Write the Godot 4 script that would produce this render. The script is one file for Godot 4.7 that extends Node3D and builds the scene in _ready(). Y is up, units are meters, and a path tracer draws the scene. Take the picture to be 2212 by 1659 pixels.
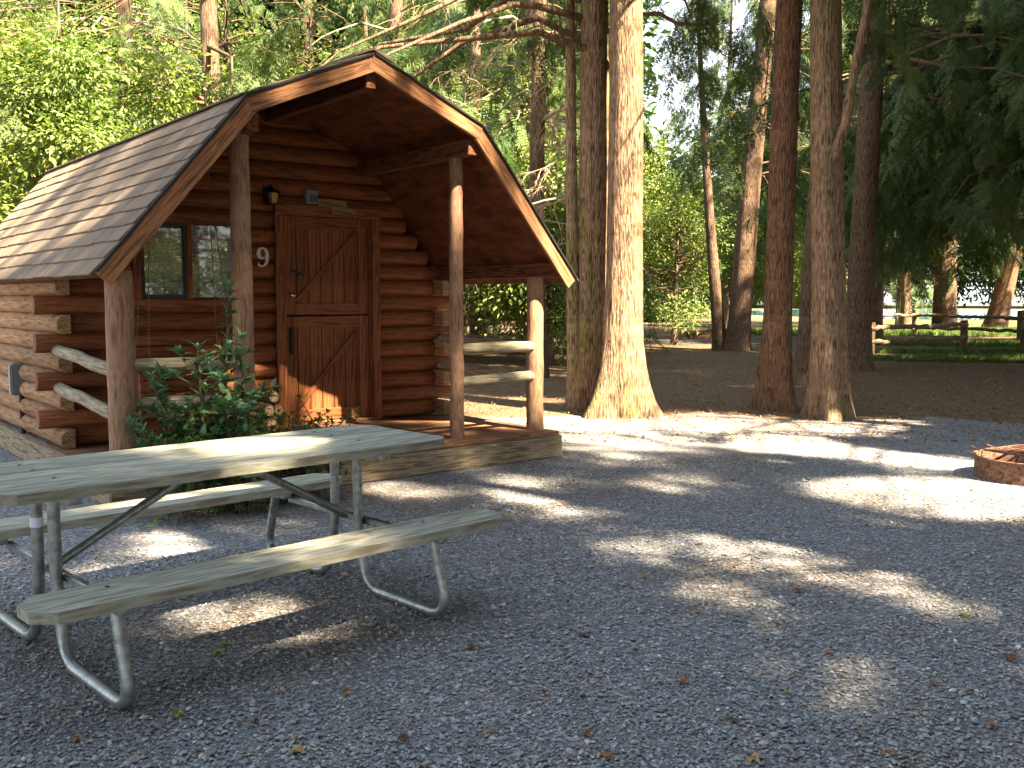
extends Node3D
# A log camping cabin under cedars: picnic table, fire ring, gravel pad and the wood around them.
# Pixel positions below are in a 2212 x 1659 copy of the photograph; they only give directions,
# distances come from the ground plane or from the plane of the thing they lie on.

const EYE := 1.45
const FOCAL := 2109.0
const HORIZON := 640.0
const TO_SUN := Vector3(0.4625, 0.766, 0.4467)

var rng := RandomNumberGenerator.new()
var M := {}            # materials
var TX := {}           # textures
var cache := {}        # shared meshes
var names := {}
var gaps: Array[Vector4] = []
var gap_from := PackedFloat32Array()
var tilt := 0.0
var fronds: Array[Mesh] = []
var single_frond: Mesh
var cabin_space := Transform3D(Basis(Vector3.UP, deg_to_rad(38.4)), Vector3(-1.215, 0, -7.708)).affine_inverse()
var leaf_clumps: Array[Mesh] = []

# ---------------------------------------------------------------- small helpers
func ray(px: float, py: float) -> Vector3:
	var d := Vector3((px - 1106.0) / FOCAL, -(py - 829.5) / FOCAL, -1.0)
	return d.rotated(Vector3.RIGHT, -tilt)

func on_ground(px: float, py: float, h := 0.0) -> Vector3:
	var d := ray(px, py)
	return Vector3(0, EYE, 0) + d * ((h - EYE) / d.y)

func at_depth(px: float, py: float, depth: float) -> Vector3:
	var d := ray(px, py)
	return Vector3(0, EYE, 0) + d * (depth / -d.z)

func rnd(a: float, b: float) -> float:
	return rng.randf_range(a, b)

func lin(r: float, g: float, b: float, a := 1.0) -> Color:
	return Color(r, g, b, a).linear_to_srgb()

func numbered(n: String) -> String:
	var k: int = names.get(n, 0)
	names[n] = k + 1
	return n if k == 0 else "%s_%03d" % [n, k]

func tag(o: Node, label: String, category: String, group := "") -> void:
	o.set_meta("label", label)
	o.set_meta("category", category)
	if group != "":
		o.set_meta("group", group)

func thing(called: String, label: String, category: String, at := Vector3.ZERO, turn := 0.0, group := "") -> Node3D:
	var o := Node3D.new()
	o.name = numbered(called)
	add_child(o)
	o.position = at
	o.rotation.y = turn
	tag(o, label, category, group)
	return o

func part(parent: Node, called: String, mesh: Mesh, m: Material, at := Vector3.ZERO, rot := Vector3.ZERO) -> MeshInstance3D:
	var o := MeshInstance3D.new()
	o.name = numbered(called) if parent == self else called
	o.mesh = mesh
	o.material_override = m
	o.position = at
	o.rotation = rot
	parent.add_child(o, true)
	return o

func group_node(parent: Node, called: String, at := Vector3.ZERO) -> Node3D:
	var o := Node3D.new()
	o.name = called
	o.position = at
	parent.add_child(o, true)
	return o

func structure(called: String, mesh: Mesh, m: Material, at := Vector3.ZERO) -> MeshInstance3D:
	var o := part(self, called, mesh, m, at)
	o.set_meta("kind", "structure")
	return o

# ---------------------------------------------------------------- textures and materials
func noise_tex(key: String, kind: int, freq: float, octaves: int, stops: Array, size := 512, cell := FastNoiseLite.RETURN_CELL_VALUE) -> NoiseTexture2D:
	if TX.has(key):
		return TX[key]
	var n := FastNoiseLite.new()
	n.noise_type = kind
	n.frequency = freq
	n.seed = key.hash() % 9973
	n.fractal_type = FastNoiseLite.FRACTAL_FBM if octaves > 1 else FastNoiseLite.FRACTAL_NONE
	n.fractal_octaves = octaves
	n.cellular_return_type = cell
	var g := Gradient.new()
	var offs := PackedFloat32Array()
	var cols := PackedColorArray()
	for s in stops:
		offs.append(s[0])
		cols.append(s[1])
	g.offsets = offs
	g.colors = cols
	var t := NoiseTexture2D.new()
	t.width = size
	t.height = size
	t.seamless = true
	t.noise = n
	t.color_ramp = g
	TX[key] = t
	return t

func grey(v: float) -> Color:
	return Color(v, v, v)

func mat(key: String, c: Color, rough := 0.85, tex: Texture2D = null, uv := Vector3.ONE, world := false) -> StandardMaterial3D:
	if M.has(key):
		return M[key]
	var m := StandardMaterial3D.new()
	m.resource_name = key
	m.albedo_color = c
	m.roughness = rough
	m.metallic_specular = 0.35
	if tex:
		m.albedo_texture = tex
		m.uv1_triplanar = true
		m.uv1_world_triplanar = world
		m.uv1_scale = uv
	M[key] = m
	return m

func relief(m: StandardMaterial3D, tex: Texture2D, cm: float) -> StandardMaterial3D:
	m.heightmap_enabled = true
	m.heightmap_texture = tex
	m.heightmap_scale = cm
	return m

func make_materials() -> void:
	var simplex := FastNoiseLite.TYPE_SIMPLEX_SMOOTH
	var cellular := FastNoiseLite.TYPE_CELLULAR
	var grain := noise_tex("grain", simplex, 0.012, 5, [[0.0, Color(0.5, 0.46, 0.42)], [0.42, Color(0.8, 0.78, 0.75)], [0.55, Color(1, 1, 1)], [0.7, Color(0.86, 0.83, 0.8)], [1.0, Color(0.6, 0.55, 0.5)]])
	var grain_h := noise_tex("grain_height", simplex, 0.02, 4, [[0.0, grey(0)], [1.0, grey(1)]])
	var along := Vector3(0.35, 5.0, 5.0)
	# cabin timber (grain along local x)
	for k in 3:
		var f: float = [1.0, 0.86, 1.12][k]
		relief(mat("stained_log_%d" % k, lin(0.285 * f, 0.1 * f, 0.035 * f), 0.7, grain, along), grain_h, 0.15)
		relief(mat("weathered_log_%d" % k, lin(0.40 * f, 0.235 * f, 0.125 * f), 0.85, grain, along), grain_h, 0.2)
		relief(mat("door_board_%d" % k, lin(0.275 * f, 0.095 * f, 0.032 * f), 0.6, grain, along), grain_h, 0.08)
		relief(mat("deck_board_%d" % k, lin(0.30 * f, 0.15 * f, 0.085 * f), 0.75, grain, along), grain_h, 0.1)
		relief(mat("table_board_%d" % k, lin(0.335 * f, 0.318 * f, 0.27 * f), 0.8, noise_tex("table_wood", simplex, 0.011, 5, [[0.0, Color(0.6, 0.57, 0.5)], [0.36, Color(0.88, 0.87, 0.84)], [0.5, Color(1, 1, 0.99)], [0.62, Color(0.9, 0.92, 0.86)], [0.8, Color(0.8, 0.8, 0.76)], [1.0, Color(0.62, 0.54, 0.46)]]), Vector3(0.4, 3.0, 3.0)), grain_h, 0.12)
		mat("shingle_%d" % k, lin(0.265 * f, 0.195 * f, 0.14 * f), 0.95, noise_tex("grit", simplex, 0.12, 3, [[0.0, grey(0.62)], [1.0, grey(1.0)]]), Vector3.ONE * 2.5)
	relief(mat("trim", lin(0.28, 0.095, 0.035), 0.65, grain, along), grain_h, 0.1)
	relief(mat("fascia", lin(0.37, 0.175, 0.085), 0.75, grain, along), grain_h, 0.1)
	relief(mat("post", lin(0.36, 0.205, 0.13), 0.8, noise_tex("post_wood", simplex, 0.014, 5, [[0.0, Color(0.5, 0.45, 0.42)], [0.4, Color(0.86, 0.84, 0.84)], [0.55, Color(1, 1, 1)], [0.8, Color(0.75, 0.78, 0.68)], [1.0, Color(0.6, 0.6, 0.5)]]), Vector3(4.0, 0.5, 4.0)), grain_h, 0.15)
	relief(mat("rail", lin(0.40, 0.35, 0.245), 0.85, grain, along), grain_h, 0.2)
	mat("fence_wood", lin(0.24, 0.175, 0.11), 0.9, grain, along)
	mat("beam", lin(0.19, 0.075, 0.034), 0.85, grain, Vector3(4.0, 4.0, 0.4))
	mat("soffit", lin(0.2, 0.066, 0.026), 0.85, grain, Vector3(1.0, 1.0, 0.3))
	relief(mat("skid", lin(0.30, 0.24, 0.165), 0.9, grain, along), grain_h, 0.25)
	mat("drip_edge", lin(0.02, 0.02, 0.022), 0.5)
	mat("old_board", lin(0.30, 0.21, 0.09), 0.8, grain, along)
	mat("dark_metal", lin(0.012, 0.012, 0.013), 0.45)
	mat("bronze_frame", lin(0.03, 0.026, 0.022), 0.4)
	mat("box_grey", lin(0.09, 0.095, 0.09), 0.6)
	mat("light_panel", lin(0.62, 0.66, 0.72), 0.4)
	mat("cream_paint", lin(0.62, 0.58, 0.47), 0.5)
	mat("brass", lin(0.75, 0.52, 0.2), 0.25).metallic = 1.0
	mat("amber_glass", lin(0.5, 0.32, 0.1), 0.2)
	mat("cut_wood", lin(0.5, 0.3, 0.19), 0.8, grain, Vector3(5, 5, 5))
	mat("interior", lin(0.2, 0.12, 0.07), 0.9)
	var steel := mat("steel_tube", lin(0.36, 0.39, 0.37), 0.42, noise_tex("zinc", cellular, 0.03, 2, [[0.0, grey(0.66)], [0.5, grey(0.85)], [1.0, grey(1.0)]]), Vector3.ONE * 3.0)
	steel.metallic = 0.75
	steel.metallic_specular = 0.5
	var rust := mat("rusted_steel", lin(0.22, 0.135, 0.095), 0.8, noise_tex("rust", simplex, 0.02, 5, [[0.0, Color(0.45, 0.32, 0.25)], [0.45, Color(0.9, 0.8, 0.75)], [0.6, Color(1, 1, 1)], [1.0, Color(0.6, 0.5, 0.45)]]), Vector3.ONE * 2.0)
	rust.metallic = 0.2
	mat("ash", lin(0.22, 0.21, 0.2), 1.0, noise_tex("grit", simplex, 0.12, 3, []), Vector3.ONE * 3.0)
	var glass := mat("window_glass", Color(0.75, 0.8, 0.8, 0.12), 0.02)
	glass.transparency = BaseMaterial3D.TRANSPARENCY_ALPHA
	glass.metallic_specular = 1.0
	var screen := mat("insect_screen", Color(0.05, 0.05, 0.05, 0.45), 0.9)
	screen.transparency = BaseMaterial3D.TRANSPARENCY_ALPHA
	# bark: furrows run up the trunk
	var bark := noise_tex("bark", simplex, 0.016, 5, [[0.0, Color(0.3, 0.26, 0.23)], [0.36, Color(0.66, 0.6, 0.55)], [0.5, Color(1, 0.96, 0.92)], [0.64, Color(0.78, 0.72, 0.66)], [1.0, Color(0.45, 0.4, 0.34)]])
	var bark_h := noise_tex("bark_height", simplex, 0.018, 5, [[0.0, grey(0)], [0.45, grey(0.75)], [1.0, grey(1)]])
	for b in [["bark_cedar", 0.36, 0.27, 0.195], ["bark_red", 0.28, 0.182, 0.125], ["bark_shade_toned", 0.25, 0.18, 0.132], ["bark_pale", 0.42, 0.36, 0.25], ["bark_grey", 0.25, 0.22, 0.18]]:  # the dark cedar bark has the shade of unlit trunks in its colour
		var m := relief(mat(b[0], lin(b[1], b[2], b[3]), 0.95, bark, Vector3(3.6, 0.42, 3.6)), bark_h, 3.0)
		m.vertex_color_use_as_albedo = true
	var tw := mat("dead_twig", lin(0.33, 0.25, 0.165), 0.9)
	tw.vertex_color_use_as_albedo = false
	# foliage
	for b in [["cedar_leaf", 0.5, Color(0.42, 0.55, 0.2)], ["broad_leaf", 0.35, Color(0.6, 0.75, 0.25)], ["glossy_leaf", 0.3, Color(0.25, 0.35, 0.12)], ["grass_blade", 0.6, Color(0.5, 0.6, 0.2)], ["dry_leaf", 0.8, Color(0.3, 0.25, 0.1)]]:
		var m := mat(b[0], Color.WHITE, b[1])
		m.vertex_color_use_as_albedo = true
		m.backlight_enabled = true
		m.backlight = b[2].linear_to_srgb()
		m.metallic_specular = 0.5 if b[0] == "glossy_leaf" else 0.3
	# ground
	var gravel := noise_tex("gravel", cellular, 0.085, 1, [[0.0, Color(0.36, 0.37, 0.4)], [0.2, Color(0.62, 0.63, 0.66)], [0.35, Color(0.5, 0.46, 0.44)], [0.5, Color(0.7, 0.72, 0.76)], [0.62, Color(0.44, 0.46, 0.5)], [0.78, Color(0.66, 0.62, 0.58)], [0.9, Color(0.85, 0.85, 0.86)], [1.0, Color(0.4, 0.4, 0.43)]], 1024)
	var gravel_h := noise_tex("gravel_height", cellular, 0.085, 1, [[0.0, grey(1.0)], [0.5, grey(0.6)], [1.0, grey(0.0)]], 1024, FastNoiseLite.RETURN_DISTANCE)
	var pad := relief(mat("gravel_ground", Color.WHITE, 0.95, gravel, Vector3.ONE * 0.8, true), gravel_h, 0.9)
	pad.vertex_color_use_as_albedo = true
	var litter := noise_tex("litter", cellular, 0.06, 3, [[0.0, Color(0.4, 0.34, 0.3)], [0.3, Color(0.72, 0.64, 0.56)], [0.5, Color(0.55, 0.48, 0.42)], [0.7, Color(0.9, 0.82, 0.72)], [1.0, Color(0.5, 0.42, 0.36)]], 1024)
	var dirt := relief(mat("forest_floor", Color.WHITE, 1.0, litter, Vector3.ONE * 0.6, true), noise_tex("litter_height", simplex, 0.05, 4, [[0.0, grey(0)], [1.0, grey(1)]]), 2.0)
	dirt.vertex_color_use_as_albedo = true
	var stone := mat("gravel_stone", Color.WHITE, 0.85)
	stone.vertex_color_use_as_albedo = true
	mat("lawn", lin(0.10, 0.145, 0.04), 1.0, noise_tex("lawn_patches", simplex, 0.02, 4, [[0.0, Color(0.6, 0.6, 0.5)], [0.5, Color(1, 1, 1)], [1.0, Color(0.85, 0.75, 0.55)]]), Vector3.ONE * 0.15, true)
	var water := mat("pond_water", lin(0.03, 0.13, 0.13), 0.06)
	water.metallic_specular = 0.5
	mat("road_gravel", lin(0.30, 0.28, 0.26), 1.0, gravel, Vector3.ONE * 0.5, true)
	mat("white_paint", lin(0.75, 0.76, 0.77), 0.35)
	mat("grey_plastic", lin(0.18, 0.19, 0.2), 0.5)
	mat("tyre", lin(0.02, 0.02, 0.02), 0.9)
	mat("tinted_glass", lin(0.02, 0.025, 0.03), 0.05)

# ---------------------------------------------------------------- meshes
func tri(st: SurfaceTool, a: Vector3, b: Vector3, c: Vector3) -> void:
	# counter-clockwise seen from outside on input; front faces run clockwise in Godot
	st.add_vertex(a)
	st.add_vertex(c)
	st.add_vertex(b)

func quad(st: SurfaceTool, a: Vector3, b: Vector3, c: Vector3, d: Vector3) -> void:
	tri(st, a, b, c)
	tri(st, a, c, d)

func bevel_box(size: Vector3, bev := 0.006) -> ArrayMesh:
	var key := "bb %.3f %.3f %.3f %.3f" % [size.x, size.y, size.z, bev]
	if cache.has(key):
		return cache[key]
	var st := SurfaceTool.new()
	st.begin(Mesh.PRIMITIVE_TRIANGLES)
	st.set_smooth_group(-1)
	var h := size / 2.0
	var b := minf(bev, minf(h.x, minf(h.y, h.z)) * 0.45)
	# corner point on the face whose axis is ax
	var cp := func(ax: int, s: Vector3) -> Vector3:
		var p := Vector3(s.x * (h.x - b), s.y * (h.y - b), s.z * (h.z - b))
		p[ax] = s[ax] * h[ax]
		return p
	for ax in 3:
		var a1 := (ax + 1) % 3
		var a2 := (ax + 2) % 3
		for sg in [-1.0, 1.0]:
			var q: Array[Vector3] = []
			for e in [[-1.0, -1.0], [1.0, -1.0], [1.0, 1.0], [-1.0, 1.0]]:
				var s := Vector3.ZERO
				s[ax] = sg
				s[a1] = e[0]
				s[a2] = e[1]
				q.append(cp.call(ax, s))
			if sg > 0:
				quad(st, q[0], q[1], q[2], q[3])
			else:
				quad(st, q[3], q[2], q[1], q[0])
	for ax in 3: # edges along ax
		var a1 := (ax + 1) % 3
		var a2 := (ax + 2) % 3
		for e in [[1.0, 1.0], [-1.0, 1.0], [-1.0, -1.0], [1.0, -1.0]]:
			var s0 := Vector3.ZERO
			s0[a1] = e[0]
			s0[a2] = e[1]
			var s1 := s0
			s0[ax] = -1.0
			s1[ax] = 1.0
			var p: Array[Vector3] = [cp.call(a1, s0), cp.call(a1, s1), cp.call(a2, s1), cp.call(a2, s0)]
			if e[0] * e[1] > 0:
				quad(st, p[3], p[2], p[1], p[0])
			else:
				quad(st, p[0], p[1], p[2], p[3])
	for sx in [-1.0, 1.0]:
		for sy in [-1.0, 1.0]:
			for sz in [-1.0, 1.0]:
				var s := Vector3(sx, sy, sz)
				var p: Array[Vector3] = [cp.call(0, s), cp.call(1, s), cp.call(2, s)]
				if sx * sy * sz > 0:
					tri(st, p[0], p[1], p[2])
				else:
					tri(st, p[2], p[1], p[0])
	st.generate_normals()
	cache[key] = st.commit()
	return cache[key]

# a tube through pts with a radius at each point; vertex colours optional
func add_tube(st: SurfaceTool, pts: PackedVector3Array, radii: PackedFloat32Array, sides := 10, caps := true, col := Color(1, 1, 1)) -> void:
	var n := pts.size()
	var rings: Array = []
	var side := Vector3.ZERO
	for i in n:
		var t := (pts[mini(i + 1, n - 1)] - pts[maxi(i - 1, 0)]).normalized()
		if i == 0:
			side = t.cross(Vector3.UP if absf(t.y) < 0.9 else Vector3.RIGHT).normalized()
		else:
			side = (side - t * side.dot(t)).normalized()
		var other := t.cross(side)
		var ring := PackedVector3Array()
		for k in sides:
			var a := TAU * k / sides
			ring.append(side * cos(a) + other * sin(a))
		rings.append(ring)
	st.set_color(col)
	for i in n - 1:
		for k in sides:
			var k2 := (k + 1) % sides
			var c := [[i, k], [i, k2], [i + 1, k2], [i + 1, k]]
			for j in [0, 2, 1, 0, 3, 2]:
				var d: Vector3 = rings[c[j][0]][c[j][1]]
				st.set_normal(d)
				st.add_vertex(pts[c[j][0]] + d * radii[c[j][0]])
	if caps:
		for e in [0, n - 1]:
			var t := (pts[0] - pts[1]).normalized() if e == 0 else (pts[n - 1] - pts[n - 2]).normalized()
			for k in sides:
				var k2 := (k + 1) % sides
				var a: Vector3 = pts[e] + rings[e][k] * radii[e]
				var b: Vector3 = pts[e] + rings[e][k2] * radii[e]
				st.set_normal(t)
				st.add_vertex(pts[e])
				if e == 0:
					st.add_vertex(a)
					st.add_vertex(b)
				else:
					st.add_vertex(b)
					st.add_vertex(a)

func tube(pts: Array, radius: float, sides := 12) -> ArrayMesh:
	var st := SurfaceTool.new()
	st.begin(Mesh.PRIMITIVE_TRIANGLES)
	var r := PackedFloat32Array()
	for p in pts:
		r.append(radius)
	add_tube(st, PackedVector3Array(pts), r, sides)
	return st.commit()

# a round pole along x from 0 to length, slightly irregular, with rounded ends
func pole(length: float, radius: float, wob := 0.006, sd := 1) -> ArrayMesh:
	var key := "pole %.2f %.3f %.3f %d" % [length, radius, wob, sd]
	if cache.has(key):
		return cache[key]
	var r0 := RandomNumberGenerator.new()
	r0.seed = sd * 71 + 5
	var st := SurfaceTool.new()
	st.begin(Mesh.PRIMITIVE_TRIANGLES)
	var pts := PackedVector3Array()
	var rad := PackedFloat32Array()
	pts.append(Vector3(0, 0, 0))
	rad.append(radius * 0.72)
	pts.append(Vector3(radius * 0.22, 0, 0))
	rad.append(radius * 0.95)
	var n := maxi(2, int(length / 0.2))
	for i in range(1, n):
		pts.append(Vector3(length * i / n, r0.randf_range(-wob, wob), r0.randf_range(-wob, wob)))
		rad.append(radius * r0.randf_range(0.95, 1.04))
	pts.append(Vector3(length - radius * 0.22, 0, 0))
	rad.append(radius * 0.95)
	pts.append(Vector3(length, 0, 0))
	rad.append(radius * 0.72)
	add_tube(st, pts, rad, 16)
	cache[key] = st.commit()
	return cache[key]

# a wall log along x from 0 to length: flat behind and where courses meet, round in front
func wall_log(length: float, slant := 0.0) -> ArrayMesh:
	var course := 0.152
	var key := "log %.2f %.2f" % [length, slant]
	if cache.has(key):
		return cache[key]
	var st := SurfaceTool.new()
	st.begin(Mesh.PRIMITIVE_TRIANGLES)
	var prof := PackedVector2Array()
	prof.append(Vector2(0.0005, -0.06))
	for i in 13:
		var a := deg_to_rad(lerpf(-72, 72, i / 12.0))
		prof.append(Vector2(course / 2 + (course / 2 - 0.0005) * sin(a) / sin(deg_to_rad(72)), 0.058 * (cos(a) - cos(deg_to_rad(72))) / (1 - cos(deg_to_rad(72)))))
	prof.append(Vector2(course - 0.0005, -0.06))
	var n := prof.size()
	var e := 0.012
	var centre := Vector2(course / 2, -0.01)
	var rows := [[0.0, 0.88], [e, 1.0], [length - e, 1.0], [length, 0.88]]
	for r in 3:
		for i in n:
			var j := (i + 1) % n
			st.set_smooth_group(0 if (i > 0 and i < n - 2) else -1)
			var p := []
			for q in [[r, i], [r, j], [r + 1, j], [r + 1, i]]:
				var w: Vector2 = centre + (prof[q[1]] - centre) * rows[q[0]][1]
				p.append(Vector3(rows[q[0]][0] + slant * w.x * (1.0 if q[0] < 2 else -1.0), w.x, w.y))
			quad(st, p[0], p[3], p[2], p[1])
	st.set_smooth_group(-1)
	for s in [0, 3]:
		for i in n:
			var j := (i + 1) % n
			var a: Vector2 = centre + (prof[i] - centre) * rows[s][1]
			var b: Vector2 = centre + (prof[j] - centre) * rows[s][1]
			var sl := slant * (1.0 if s == 0 else -1.0)
			var c := Vector3(rows[s][0] + sl * centre.x, centre.x, centre.y)
			var pa := Vector3(rows[s][0] + sl * a.x, a.x, a.y)
			var pb := Vector3(rows[s][0] + sl * b.x, b.x, b.y)
			if s == 0:
				tri(st, c, pa, pb)
			else:
				tri(st, c, pb, pa)
	st.generate_normals()
	cache[key] = st.commit()
	return cache[key]

# polygon in (x, y) pushed along z by depth, centred on z
func slab(poly: Array, depth: float) -> ArrayMesh:
	var st := SurfaceTool.new()
	st.begin(Mesh.PRIMITIVE_TRIANGLES)
	st.set_smooth_group(-1)
	var pts := PackedVector2Array(poly)
	var h := depth / 2
	var idx := Geometry2D.triangulate_polygon(pts)
	var ccw := not Geometry2D.is_polygon_clockwise(pts)
	for i in range(0, idx.size(), 3):
		var a := pts[idx[i]]
		var b := pts[idx[i + 1]]
		var c := pts[idx[i + 2]]
		if (b - a).cross(c - a) < 0:
			var t := b
			b = c
			c = t
		tri(st, Vector3(a.x, a.y, h), Vector3(b.x, b.y, h), Vector3(c.x, c.y, h))
		tri(st, Vector3(a.x, a.y, -h), Vector3(c.x, c.y, -h), Vector3(b.x, b.y, -h))
	for i in pts.size():
		var a := pts[i]
		var b := pts[(i + 1) % pts.size()]
		if not ccw:
			var t := a
			a = b
			b = t
		quad(st, Vector3(a.x, a.y, -h), Vector3(b.x, b.y, -h), Vector3(b.x, b.y, h), Vector3(a.x, a.y, h))
	st.generate_normals()
	return st.commit()

func lathe(prof: Array, sides := 40) -> ArrayMesh:
	# prof: (radius, y) from the bottom outside round; closed loop not needed
	var st := SurfaceTool.new()
	st.begin(Mesh.PRIMITIVE_TRIANGLES)
	st.set_smooth_group(-1)
	for i in prof.size() - 1:
		for k in sides:
			var a := TAU * k / sides
			var b := TAU * (k + 1) / sides
			var p: Vector2 = prof[i]
			var q: Vector2 = prof[i + 1]
			quad(st, Vector3(cos(b) * p.x, p.y, sin(b) * p.x), Vector3(cos(a) * p.x, p.y, sin(a) * p.x), Vector3(cos(a) * q.x, q.y, sin(a) * q.x), Vector3(cos(b) * q.x, q.y, sin(b) * q.x))
	st.generate_normals()
	return st.commit()

# ---------------------------------------------------------------- foliage
func make_frond(sd: int) -> ArrayMesh:
	var r := RandomNumberGenerator.new()
	r.seed = sd
	var st := SurfaceTool.new()
	st.begin(Mesh.PRIMITIVE_TRIANGLES)
	st.set_smooth_group(-1)
	var stem := func(x: float) -> Vector3:
		return Vector3(x, -0.42 * x * x, 0.05 * sin(x * 7.0 + sd))
	for i in 10:
		var x := 0.05 + 0.056 * i
		for s in [-1.0, 1.0]:
			var o: Vector3 = stem.call(x + r.randf_range(-0.012, 0.012))
			var l := (0.2 - 0.013 * i) * r.randf_range(0.75, 1.15)
			var a := deg_to_rad(r.randf_range(42, 66))
			var d := Vector3(cos(a), r.randf_range(-0.45, -0.05), s * sin(a)).normalized()
			var w := d.cross(Vector3.UP).normalized()
			var tip := o + d * l + Vector3(0, -l * 0.18, 0)
			tri(st, o - w * 0.007, o + w * 0.007, tip)
			for k in 3:
				var f := 0.25 + 0.24 * k
				var q := o.lerp(tip, f)
				for z in [-1.0, 1.0]:
					var e: Vector3 = (d * 0.85 + w * z * 0.6).normalized() * l * (0.42 - 0.08 * k) * r.randf_range(0.7, 1.2) + Vector3(0, r.randf_range(-0.02, 0.004), 0)
					var n := e.cross(Vector3.UP).normalized() * 0.011
					tri(st, q - n, q + n + e * 0.35, q + e)
	var t0: Vector3 = stem.call(0.55)
	tri(st, t0 - Vector3(0, 0, 0.015), t0 + Vector3(0, 0, 0.015), t0 + Vector3(0.14, -0.09, 0))
	for i in 4:
		var p0: Vector3 = stem.call(0.15 * i)
		var p1: Vector3 = stem.call(0.15 * (i + 1))
		tri(st, p0 - Vector3(0, 0, 0.005), p0 + Vector3(0, 0, 0.005), p1)
	st.generate_normals()
	return st.commit()

func add_leaf(st: SurfaceTool, at: Vector3, dir: Vector3, up: Vector3, l: float, w: float, fold := 0.25) -> void:
	var side := dir.cross(up).normalized()
	var n := side.cross(dir).normalized()
	var a := at + dir * l * 0.42 + side * w * 0.5 + n * w * fold
	var b := at + dir * l * 0.42 - side * w * 0.5 + n * w * fold
	var mid := at + dir * l * 0.5
	var tip := at + dir * l - n * l * 0.12
	tri(st, at, mid, a)
	tri(st, mid, tip, a)
	tri(st, at, b, mid)
	tri(st, mid, b, tip)

func make_clump(sd: int, leaves: int, reach: float, l: float) -> ArrayMesh:
	var r := RandomNumberGenerator.new()
	r.seed = sd
	var st := SurfaceTool.new()
	st.begin(Mesh.PRIMITIVE_TRIANGLES)
	st.set_smooth_group(-1)
	for i in leaves:
		var d := Vector3(r.randfn(0, 1), r.randfn(0, 0.6), r.randfn(0, 1)).normalized()
		var at := d * reach * pow(r.randf(), 0.5)
		var dir := (d + Vector3(r.randf_range(-0.6, 0.6), r.randf_range(-0.7, 0.25), r.randf_range(-0.6, 0.6))).normalized()
		var up := (Vector3.UP + Vector3(r.randf_range(-0.7, 0.7), 0, r.randf_range(-0.7, 0.7))).normalized()
		add_leaf(st, at, dir, up, l * r.randf_range(0.7, 1.25), l * r.randf_range(0.45, 0.62))
	st.generate_normals()
	return st.commit()

func make_bough(sd: int) -> ArrayMesh:
	var r := RandomNumberGenerator.new()
	r.seed = sd
	var st := SurfaceTool.new()
	st.begin(Mesh.PRIMITIVE_TRIANGLES)
	for i in 8:
		var x := 0.08 + 0.125 * i
		for s in [-1.0, 1.0]:
			var o := Vector3(x + r.randf_range(-0.05, 0.05), -0.28 * x * x + r.randf_range(-0.05, 0.02), s * 0.02)
			var b := Basis(Vector3.UP, -s * r.randf_range(0.5, 1.25)) * Basis(Vector3.BACK, r.randf_range(-0.9, -0.15)) * Basis(Vector3.RIGHT, r.randf_range(-0.5, 0.5))
			st.append_from(make_frond(sd * 17 + i * 2 + int(s)), 0, Transform3D(b.scaled(Vector3.ONE * r.randf_range(0.65, 1.0) * (1.0 - 0.035 * i)), o))
	st.append_from(make_frond(sd + 5), 0, Transform3D(Basis(Vector3.BACK, -0.4), Vector3(1.0, -0.28, 0)))
	return st.commit()

func in_gap(p: Vector3, grow := 0.0) -> bool:
	var g := p - TO_SUN * (p.y / TO_SUN.y)
	for i in gaps.size():
		var e := gaps[i]
		var dx := (g.x - e.x) / (e.z + grow)
		if absf(dx) > 1.0 or p.y + grow < gap_from[i]:
			continue
		var dz := (g.z - e.y) / (e.w + grow)
		if dx * dx + dz * dz < 1.0:
			return true
	return false

func copies(parent: Node, called: String, mesh: Mesh, m: Material, where: Array[Transform3D], tint: PackedColorArray) -> MultiMeshInstance3D:
	var mm := MultiMesh.new()
	mm.transform_format = MultiMesh.TRANSFORM_3D
	mm.use_colors = true
	mm.mesh = mesh
	mm.instance_count = where.size()
	for i in where.size():
		mm.set_instance_transform(i, where[i])
		mm.set_instance_color(i, tint[i])
	var o := MultiMeshInstance3D.new()
	o.name = numbered(called) if parent == self else called
	o.multimesh = mm
	o.material_override = m
	parent.add_child(o, true)
	o.set_meta("kind", "stuff")
	return o

func shade_of(c: Color, spread := 0.3) -> Color:
	var f := 1.0 + rnd(-spread, spread)
	var warm := rnd(-0.12, 0.16)
	return Color(c.r * f * (1.0 + warm), c.g * f, c.b * f * (1.0 - warm))

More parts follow.
